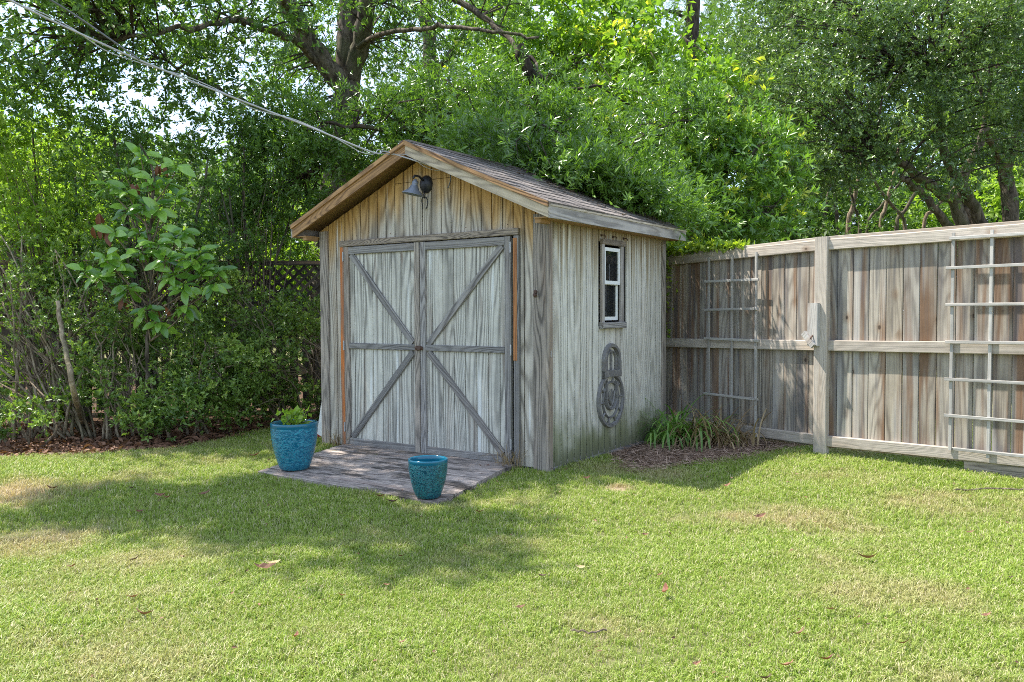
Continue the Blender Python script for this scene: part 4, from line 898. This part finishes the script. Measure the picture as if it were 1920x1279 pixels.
for a, b in ((-3.4, -.002), (.002, 3.6)): fpl('cap_rail', fence, (a, .01, 1.8180+fz(a)), (b, .01, 1.8180+fz(b)), (0, 0, 1), .11, .022, M['fencer'], .003)
for s0 in (0, 2.44):
    fpl('post', fence, (s0, -.0192, -.02), (s0, -.0192, 1.838+fz(s0)), (0, -1, 0), .112, .062, M['fencer'], .006)
fpl('kickboard', fence, (1.1, -.0215, .034+fz(1.1)), (3.6, -.0215, .034+fz(3.6)), (0, -1, 0), .12, .018, M['corner'])
fpl('mounting_board', fence, (-.035, -.082, .93), (-.035, -.082, 1.29), (0, -1, 0), .105, .03, M['block'])
link('latch_block', MB().box(-.022, .022, -.03, 0, -.075, .075).mesh(), M['block'], fence, loc=FW(-.06, -.1125, .985), rot=(0, math.radians(-42), math.atan2(-.851, .525)))
link('hook', MB().tube([FW(-.03, -.112, 1.02), FW(-.03, -.135, 1.0), FW(-.035, -.13, .97)], .006, 6).mesh(), M['rust'], fence)
# trellises
def trellis(s0, ss, zz, top, bot, wv, label, wav=0.):
    e = empty('trellis', FP, label=label, cat='trellis', group='garden trellises on the fence')
    for s in ss: fpl('upright', e, (s, -.066, bot+random.uniform(-.03, .03)), (s+random.uniform(-.008, .008), -.066, top+random.uniform(-.02, .02)), (0, -1, 0), .022, .014, M['trel'], .002)
    for z, a, b in zz: fpl('cross_slat', e, (a, -.081, z), (b, -.081, z+random.uniform(-.006, .01)+wav*(b-a)), (0, -1, 0), .022, .014, M['trel'], .002)
    return e
bpy.context.view_layer.update()
# measured on the fence face: pixel -> (s, z)
def fen(px, py):
    D, N_, _ = sec(px-1544); d = CF*FPX+CR*(px-960)-CU*(py-639.5); t = (FP+N_*.07-CC).dot(N_)/d.dot(N_); P = CC+d*t
    return (P-FP).dot(D), P.z
a = [fen(x, 600)[0] for x in (1330, 1373, 1418)]
trellis(0, a, [(fen(1372, y)[1], a[0]-.05, a[2]+.04) for y in (526, 581, 636, 743)], fen(1372, 478)[1], .1, 0, 'small grey trellis nearest the shed, three uprights')
a = [fen(x, 600)[0] for x in (1785, 1857)]; a = [a[0], a[1], a[1]+(a[1]-a[0])*.92, a[1]+(a[1]-a[0])*1.8]
trellis(0, a, [(fen(1857, y)[1], a[0]-.04, a[3]+.03) for y in (500, 571, 643, 715, 785)]+[(fen(1857, 435)[1]-.03, a[0]-.02, a[3]+.03), (.03+fen(1857, 856)[1], a[0]+.03, a[3])], fen(1857, 435)[1]+.02, fen(1857, 856)[1], 0, 'larger pale trellis at the right edge of the picture')
# ------------------------------------------------------------------ cables
def cable(label, pts, r, mat, n=8): 
    e = MB().tube(curve_pts(pts, n), r, 6).mesh(smooth=True); return link('overhead_cable', e, mat, None, label=label, cat='cable', group='cables running to the shed gable')
A_ = S(-.915, -.012, 2.35)
CP = [at(-90, -62, 4.1), at(30, 6, 4.4), at(250, 108, 4.8), at(430, 180, 5.2), at(580, 238, 5.6), at(700, 286, 5.95), S(-1.38, -.275, 2.53), S(-1.12, -.19, 2.44), A_]
cable('thick pale overhead cable slanting from the top left to the gable', CP, .006, M['cable'])
def offs(seed, a, n=4):
    P = curve_pts(CP, n); r = random.Random(seed); return [p+Vector((r.gauss(0, a*.3), 0, a*math.sin(i*1.15+seed)+r.gauss(0, a*.3))) for i, p in enumerate(P)]
cable('thinner cable loosely wound round the pale one', offs(2, .018), .003, M['cable'], 4)
cable('dark thin cable dangling above the thick one at the top left', [at(-20, -85, 4.2), at(60, -22, 4.4), at(140, 28, 4.6), at(262, 112, 4.78)], .005, M['cabled'])
cable('short black cable end hanging down the gable', [S(-.915, -.012, 2.35), S(-.90, -.02, 2.30), S(-.915, -.02, 2.25), S(-.93, -.02, 2.225)], .005, M['cabled'])
# ------------------------------------------------------------------ plants
def strap_plant(name, label, c, n, L, mat, cat='plant', wd=.012, sp=.1, up=1.):
    V = []; F = []; T = []; q = 0
    for i in range(n):
        a = random.uniform(0, 6.28); l = L*random.uniform(.55, 1.15); b = Vector((c[0]+random.gauss(0, sp), c[1]+random.gauss(0, sp*.7), .0)); lean = random.uniform(.3, 1.35)/up
        hd = Vector((math.cos(a), math.sin(a), 0)); w0 = wd*random.uniform(.7, 1.2); sd = Vector((-hd.y, hd.x, 0)); ns_ = 7; p = b.copy(); th = 1.5-lean*.3
        st = l/ns_; T_ = random.random()
        for k in range(ns_+1):
            w = w0*(1-(k/ns_)**2)*.5+.0006
            V += [p-sd*w, p+sd*w]; d = hd*math.cos(th)+Vector((0, 0, 1))*math.sin(th); p = p+d*st; th -= lean*.45*(1+k*.12)
            p.z = max(p.z, .01)
        for k in range(ns_): F.append((q+2*k, q+2*k+1, q+2*k+3, q+2*k+2)); T.append(T_)
        q += 2*(ns_+1)
    me = pymesh(name, V, F); at_ = me.attributes.new('tint', 'FLOAT', 'FACE'); at_.data.foreach_set('value', T)
    me.transform(Matrix.Translation((-c[0], -c[1], 0)))
    return link(name, me, mat, None, (c[0], c[1], 0), label=label, cat=cat)
g = gnd(1275, 835); strap_plant('daylily_clump', 'green strap leaved clump at the back corner of the shed', (g.x, g.y), 150, .66, M['strapg'], sp=.12, wd=.024)
g = gnd(1335, 838); strap_plant('dried_daylily', 'half dried brown strap leaved clump beside the green one', (g.x, g.y), 230, .55, M['strapd'], sp=.17, wd=.017)
g = gnd(1405, 812); strap_plant('grass_tuft', 'small green tuft at the foot of the fence under the small trellis', (g.x, g.y), 16, .36, M['strapg'], sp=.03, up=2.)
def weed(label, c, n, L, mat, cat='weed', r=.07, h=.1, name='weed'):
    n = int(n); P = np.array(c)+rng.normal(size=(n, 3))*np.array([r, r, 0])+np.array([0, 0, 1])*rng.uniform(0, h, (n, 1))
    D = nrmz(rng.normal(size=(n, 3))+np.array([0, 0, .5])); V, F, T = leaves(P, D, L*rng.uniform(.6, 1.2, n), L*.55, rng.uniform(0, 1, n))
    e = empty(name, c, label=label, cat=cat); link('leaves', npmesh('leaves', V-np.array(c), F, 3, T), mat, e)
    mb = MB()
    for k in range(max(3, n//6)): mb.tube([Vector((0, 0, -c[2]*0)), Vector(P[k*5 % n])-Vector(c)], .002, 4)
    link('stems', mb.mesh(), M['twig'], e); return e
weed('small bright green plant growing in the larger teal pot', (pa.x-.01, pa.y, pa.z+.30), 170, .055, M['lf_yel'], 'plant', .05, .13, 'potted_plant')
for px, py, lb in ((1780, 872, 'leafy weed at the foot of the fence below the large trellis'), (1815, 880, 'sprawling weed right of the large trellis upright'), (1885, 872, 'weed under the fence at the right edge'), (1527, 832, 'tiny weed left of the fence post'), (1370, 815, 'low weed among the pine straw by the fence')):
    q = gnd(px, py); weed(lb, (q.x, q.y, .02), 26, .05, M['lf_yel'], r=.05, h=.12)
for x, lb, n in ((-2.2, 'dry wispy weed at the left foot of the shed doors', 40), (-.3, 'dry grassy weed at the right foot of the shed doors', 70)):
    q = S(x, -.06, .0); strap_plant('dry_weed', lb, (q.x, q.y), n, .24 if n < 50 else .3, M['strapd'], 'weed', .004, .05, 2.)
# creeper on the fence cap
e = empty('creeper', FP+FW(-1.7, 0, 1.84), label='yellow green creeper spilling over the fence top beside the shed', cat='creeper')
n = 1500; ss = -2.0+rng.uniform(0, 1, n)**1.3*1.15; fr = math.atan2(-.851, .525)
P = np.stack([ss, rng.normal(0, .05, n)+.0, 1.83+.017*ss+np.abs(rng.normal(0, .035, n))*np.clip((-.7-ss)*2, .2, 1.4)], 1)
n2 = 120; P2 = np.stack([-1.93+rng.normal(0, .09, n2), rng.uniform(-.1, -.03, n2), 1.82-np.abs(rng.normal(0, .22, n2))], 1)
n3 = 50; P3 = np.stack([-1.9+rng.normal(0, .05, n3), rng.uniform(-.09, -.03, n3), rng.choice([1.35, 1.25, 1.05], n3)+rng.normal(0, .05, n3)], 1)
P = np.concatenate([P, P2, P3]); c_, s__ = math.cos(fr), math.sin(fr)
Pw = np.stack([FP.x+c_*P[:, 0]-s__*P[:, 1], FP.y+s__*P[:, 0]+c_*P[:, 1], P[:, 2]], 1)
D = nrmz(rng.normal(size=(len(P), 3))+np.array([-.5, -.6, .3])); V, F, T = leaves(Pw, D, .055, .03, rng.uniform(0, 1, len(P)))
link('leaves', npmesh('leaves', V-np.array(e.location), F, 3, T), leafmat('creeper_leaf', (.10, .19, .025), (.34, .42, .04), .4, .5), e)
# ------------------------------------------------------------------ litter, straw
def litter(name, label, poly, n, L, W_, mat, zmax, bias=None):
    P = []; mn = np.min(poly, 0); mx = np.max(poly, 0)
    Q = rng.uniform(mn, mx, size=(n*6, 2)); Q = Q[inpoly(Q, poly)]
    if bias is not None: Q = Q[rng.uniform(size=len(Q)) < bias(Q)]
    Q = Q[:n]; n = len(Q); k = outside_shed(np.c_[Q, np.ones(n)], -.1); Q = Q[k]; n = len(Q)
    P = np.c_[Q, rng.uniform(.008, zmax, n)]; D = nrmz(np.c_[rng.normal(size=(n, 2)), rng.normal(0, .2, n)])
    V, F, T = leaves(P, D, L*rng.uniform(.5, 1.3, n), W_*rng.uniform(.6, 1.3, n), rng.uniform(0, 1, n)); return link(name, npmesh(name, V, F, 3, T), mat, None, kind='stuff', label=label, cat='litter')
bedl = [q for q in bed[:10]]+[(-1.4, 9.6), (-6.5, 8.8), (-8, 7.4)]
litter('leaf_litter', 'brown fallen leaves covering the bed under the left bushes', bedl, 9000, .075, .032, M['dead'], .035)
strawp = [(x-.02, y-.06) for x, y in mul[:8]]+mul[8:]
litter('pine_straw', 'pinkish brown pine straw mulch between shed and fence', strawp, 14000, .07, .005, M['straw'], .04)
rp = np.array([[S(x, y).x, S(x, y).y] for x, y in ((-.5, SD+.05), (.16, SD*.9), (-.2, .9), (-1.2, .9), (-1.2, SD))])
# leaves caught on the roof slope
n = 260; rx = rng.uniform(-1.1, .12, n); ry = rng.uniform(.9, SD+.1, n); rz = 2.60-SLOPE*np.abs(rx-APX)+rng.uniform(.014, .03, n)
Pr = np.array([list(S(a, b, c)) for a, b, c in zip(rx, ry, rz)]); D = nrmz(np.c_[rng.normal(size=(n, 2)), rng.normal(-.2, .2, n)])
V, F, T = leaves(Pr, D, .06, .016, rng.uniform(0, 1, n)); link('roof_litter', npmesh('roof_litter', V, F, 3, T), M['litterd'], None, kind='stuff', label='dry leaves lying on the shingles of the shed roof', cat='litter')
# ------------------------------------------------------------------ fallen leaves on the lawn, one by one
def fl_mesh(seed, L=1., w=.36, curl=1.1):
    r = random.Random(seed); V = []; F = []; ns_ = 5
    for i in range(ns_+1):
        t = i/ns_; ww = w*math.sin(math.pi*(.05+.9*t))*.5*r.uniform(.85, 1.15); z = curl*(t-.5)**2*L*.9; rl_ = ww*r.uniform(.3, .9)
        V += [(t*L, -ww, z+rl_), (t*L, 0, z), (t*L, ww, z+rl_)]
    for i in range(ns_): a = i*3; F += [(a, a+3, a+4, a+1), (a+1, a+4, a+5, a+2)]
    me = pymesh('leaf', V, F); a = me.attributes.new('tint', 'FLOAT', 'FACE'); a.data.foreach_set('value', [r.random()]*len(F)); return me
FM = {}
for key, mat in (('b', 'dead'), ('r', 'deadred')):
    FM[key] = [fl_mesh(i+(9 if key == 'r' else 0)) for i in range(4)]
    for me in FM[key]: me.materials.append(M[mat])
tm = leafmat('tan_dead_leaf', (.45, .35, .18), (.52, .40, .22), .1, .7); FM['t'] = [fl_mesh(30)]; FM['t'][0].materials.append(tm)
dm = leafmat('dark_dead_leaf', (.06, .03, .025), (.10, .045, .035), .05, .7); FM['d'] = [fl_mesh(40), fl_mesh(41)]; [x.materials.append(dm) for x in FM['d']]
FL = [(302, 931, 18, 'r', 'reddish dead leaf lying in the grass shade at upper left'), (313, 935, 13, 'r', 'smaller red leaf touching the reddish one in the left shade'), (385, 930, 17, 'b', 'brown leaf in the left shade, nearer the ramp'), (263, 960, 12, 'r', 'small pink leaf below the left shade patch'), (97, 916, 17, 'r', 'pink dead leaf on the dry grass at the left edge'),
      (247, 917, 11, 'd', 'dark leaf in the left shade, leftmost of the three'), (498, 1066, 30, 'b', 'large brown part of the bent leaf in the left lawn'), (512, 1058, 22, 't', 'large tan bent leaf in the sunny left lawn'), (268, 1152, 27, 'b', 'big curled brown leaf in the lower left lawn'), (250, 1122, 20, 'b', 'flat brown leaf just above the big curled one'),
      (135, 1066, 14, 'r', 'pinkish leaf on the far left lawn'), (252, 1053, 15, 'd', 'almost black leaf in the upper left sunny lawn'), (555, 1194, 18, 'r', 'upright dark red leaf low in the left lawn'), (640, 1117, 13, 'r', 'small pink leaf right of the tan bent leaf'), (712, 931, 15, 'b', 'brown leaf at the front edge of the ramp'),
      (737, 943, 17, 'd', 'dark leaf in the grass just before the ramp'), (898, 960, 11, 'r', 'small red leaf right of the small pot'), (725, 1098, 10, 'r', 'tiny red leaf in the middle of the lawn'), (752, 1044, 9, 'r', 'tiny leaf in the shade below the ramp'), (1016, 1081, 13, 'd', 'dark red leaf in the centre of the lawn'),
      (1248, 1113, 25, 'r', 'long upright red leaf right of centre'), (1237, 1080, 11, 'b', 'small tan brown leaf above the long red one'), (1208, 1003, 11, 'b', 'small pale brown leaf below the bare patch'), (1088, 1064, 14, 't', 'yellow leaf between the dark red and brown leaves'), (1628, 1048, 26, 'b', 'large brown leaf with a stem on the right lawn'),
      (1558, 1145, 16, 'b', 'brown leaf lying below the large stemmed one'), (1609, 1160, 11, 'b', 'small brown leaf, upper of the pair at right'), (1627, 1172, 9, 'd', 'small dark leaf, lower of the pair at right'), (1500, 1192, 22, 'b', 'long pale brown leaf in the lower right lawn'), (1476, 1251, 24, 'b', 'brown leaf near the bottom edge, left of the pinkish one'),
      (1552, 1240, 22, 'r', 'pinkish curled leaf near the bottom edge'), (1305, 1247, 15, 'b', 'crumpled brown leaf at the bottom, right of centre'), (1694, 1211, 18, 'b', 'flat brown leaf in the lower right lawn'), (1848, 1157, 16, 'b', 'brown leaf near the right edge'), (1425, 972, 18, 'b', 'curled brown leaf on the dry patch before the post'),
      (478, 857, 15, 'r', 'orange leaf on the lawn left of the larger pot'), (1818, 1000, 12, 'b', 'small brown leaf in the sunny right lawn'), (755, 1207, 13, 'b', 'brown leaf at the bottom, left of the centre'), (975, 1141, 15, 'b', 'brown leaf on the middle lawn below the dark red one'), (1362, 913, 14, 'b', 'brown leaf in the shade right of the shed'),
      (1100, 898, 12, 'r', 'red brown leaf close to the shed corner'), (1437, 1275, 20, 'd', 'dark leaf cut by the bottom edge'), (1895, 1085, 8, 'd', 'tiny dark leaf at the right edge'), (908, 876, 14, 'r', 'red leaf lying against the right edge of the ramp')]
for i, (px, py, sz, k, lab) in enumerate(FL):
    g = gnd(px, py, .035); ms_ = FM[k]; s = sz*g.y/FPX*1.35
    a = random.uniform(-.5, .5)+(1.6 if 'upright' in lab else 0)
    o = link('fallen_leaf', ms_[i % len(ms_)], None, None, (g.x-s*.5*math.cos(a), g.y-s*.5*math.sin(a), .038), (random.uniform(-.5, .5), random.uniform(-.3, .1), a), label=lab, cat='leaf', group='fallen leaves on the lawn')
    o.scale = (s, s, s)
def twig(lab, pts, r): return link('fallen_twig', MB().tube(curve_pts([gnd(*p, .04) for p in pts], 4, .003), r, 5).mesh(), M['twig'], None, label=lab, cat='twig')
twig('thin brown twig lying in the grass low in the centre', [(1072, 1180), (1100, 1184), (1138, 1182)], .004); twig('long dark stick on the lawn at the right edge', [(1790, 918), (1850, 916), (1925, 917)], .006)
# small leaf scraps nobody could count
Q = np.c_[rng.uniform(-4.5, 4.5, 420), rng.uniform(2.6, 8, 420)]; Q = Q[~inpoly(Q, bed)]
D = nrmz(np.c_[rng.normal(size=(len(Q), 2)), rng.normal(0, .3, len(Q))]); V, F, T = leaves(np.c_[Q, rng.uniform(.02, .045, len(Q))], D, rng.uniform(.012, .03, len(Q)), .01, rng.uniform(0, 1, len(Q)))
link('leaf_scraps', npmesh('leaf_scraps', V, F, 3, T), M['dead'], None, kind='stuff', label='tiny dry leaf scraps sprinkled over the lawn', cat='litter')
# ------------------------------------------------------------------ grass (geometry nodes: tufts on points)
m, nt = newmat('grass_blade'); p = nt.nodes.new('ShaderNodeNewGeometry').outputs['Position']
t = nt.nodes.new('ShaderNodeAttribute'); t.attribute_name = 'tint'; f = t.outputs['Fac']
col = mix(nt, f, (.165, .265, .03), (.39, .46, .09)); col = mix(nt, math_(nt, 'GREATER_THAN', f, .78), col, (.54, .50, .28))
dry = dryfac(nt, p); fl_ = math_(nt, 'ADD', math_(nt, 'MULTIPLY', f, .5), dry, clamp=True)
col = mix(nt, math_(nt, 'MULTIPLY', dry, .85), col, (.50, .38, .25))
pb = nd(nt, 'ShaderNodeBsdfPrincipled', Base_Color=col, Roughness=.5); pb.inputs['Specular IOR Level'].default_value = .35
tr = nd(nt, 'ShaderNodeBsdfTranslucent', Color=mix(nt, 1., col, (1.15, 1.2, .8), 'MULTIPLY')); mx = nd(nt, 'ShaderNodeMixShader', Fac=.35)
nt.links.new(pb.outputs[0], mx.inputs[1]); nt.links.new(tr.outputs[0], mx.inputs[2]); out(nt, mx.outputs[0]); M['grass'] = m
gcol = bpy.data.collections.new('grass_tufts')
for q in range(8):
    nbd = 16; V = []; F = []; T = []; c = 0
    for i in range(nbd):
        a = random.uniform(0, 6.28); b = Vector((random.gauss(0, .018), random.gauss(0, .018), 0)); hd = Vector((math.cos(a), math.sin(a), 0)); sd = Vector((-hd.y, hd.x, 0))
        h = random.uniform(.022, .046); ln = random.uniform(.1, 1.0); w = random.uniform(.0012, .0024)
        p1 = b+hd*h*ln*.3+Vector((0, 0, h*.6)); p2 = b+hd*h*ln*.95+Vector((0, 0, h*(1-.3*ln)))
        V += [b-sd*w, b+sd*w, p1+sd*w*.8, p1-sd*w*.8, p2]; F += [(c, c+1, c+2, c+3), (c+3, c+2, c+4)]; tt = random.random(); T += [tt, tt]; c += 5
    me = pymesh('tuft', V, F); a = me.attributes.new('tint', 'FLOAT', 'FACE'); a.data.foreach_set('value', T); me.materials.append(M['grass'])
    o = bpy.data.objects.new('grass_tuft_source', me); gcol.objects.link(o)
rampP = [tuple(p[:2]) for p in rc]; shedP = [tuple(S(*q)[:2]) for q in ((-SW, 0), (0.02, 0), (0.02, SD), (-SW, SD))]
def scat(n, x0, x1, y0, y1):
    Q = np.c_[rng.uniform(x0, x1, n), rng.uniform(y0, y1, n)]
    k = np.abs(Q[:, 0]) < .66*Q[:, 1]+.7
    for poly in (rampP, shedP, bed, mul): k &= ~inpoly(Q, poly)
    # thin the sward on the dry and bare patches
    for px, py, r, s in DRY:
        g = gnd(px, py); d = np.hypot(Q[:, 0]-g.x, Q[:, 1]-g.y)/r; k &= ~((d < rng.uniform(.3, 1.2, len(Q))) & (rng.uniform(size=len(Q)) < s*.7))
    return Q[k]
Q = np.concatenate([scat(46000, -3.4, 3.4, 2.3, 4.4), scat(72000, -5.6, 5.6, 4.4, 8.9)])
# ragged edge over beds
Qe = np.concatenate([np.array(a)[None]*(1-u)+np.array(b)[None]*u for (a, b) in list(zip(bed[1:9], bed[2:10]))+list(zip(mul[:7], mul[1:8])) for u in rng.uniform(0, 1, (90, 1))]); Qe = Qe+rng.normal(0, .05, Qe.shape)
Q = np.concatenate([Q, Qe]); n = len(Q)
me = bpy.data.meshes.new('grass'); me.vertices.add(n); me.vertices.foreach_set('co', np.c_[Q, np.full(n, .002)].astype(np.float32).ravel())
rot = np.c_[rng.normal(0, .12, n), rng.normal(0, .12, n), rng.uniform(0, 6.28, n)].astype(np.float32)
far = np.clip((Q[:, 1]-3)/5, 0, 1); hs = .8+.35*noise3(np.c_[Q, np.zeros(n)], 1.7, 3)
scl = (rng.uniform(.7, 1.25, n)*(1.+.3*far)*hs).astype(np.float32)
a = me.attributes.new('rot', 'FLOAT_VECTOR', 'POINT'); a.data.foreach_set('vector', rot.ravel()); a = me.attributes.new('scl', 'FLOAT', 'POINT'); a.data.foreach_set('value', scl)
go = link('grass', me, None, None, kind='stuff', label='short mown lawn grass in front of the shed', cat='grass')
ng = bpy.data.node_groups.new('grass_scatter', 'GeometryNodeTree'); ng.interface.new_socket('Geometry', in_out='INPUT', socket_type='NodeSocketGeometry'); ng.interface.new_socket('Geometry', in_out='OUTPUT', socket_type='NodeSocketGeometry')
gi = ng.nodes.new('NodeGroupInput'); g_o = ng.nodes.new('NodeGroupOutput'); ci = ng.nodes.new('GeometryNodeCollectionInfo'); ci.inputs[0].default_value = gcol; ci.inputs['Separate Children'].default_value = True; ci.inputs['Reset Children'].default_value = True
ip = ng.nodes.new('GeometryNodeInstanceOnPoints'); ip.inputs['Pick Instance'].default_value = True
ra = ng.nodes.new('GeometryNodeInputNamedAttribute'); ra.data_type = 'FLOAT_VECTOR'; ra.inputs[0].default_value = 'rot'; sa_ = ng.nodes.new('GeometryNodeInputNamedAttribute'); sa_.data_type = 'FLOAT'; sa_.inputs[0].default_value = 'scl'
ng.links.new(gi.outputs[0], ip.inputs['Points']); ng.links.new(ci.outputs[0], ip.inputs['Instance']); ng.links.new(ra.outputs[0], ip.inputs['Rotation']); ng.links.new(sa_.outputs[0], ip.inputs['Scale']); ng.links.new(ip.outputs[0], g_o.inputs[0])
md = go.modifiers.new('scatter', 'NODES'); md.node_group = ng
print('leaf tris', NTRI[0], 'tufts', n)
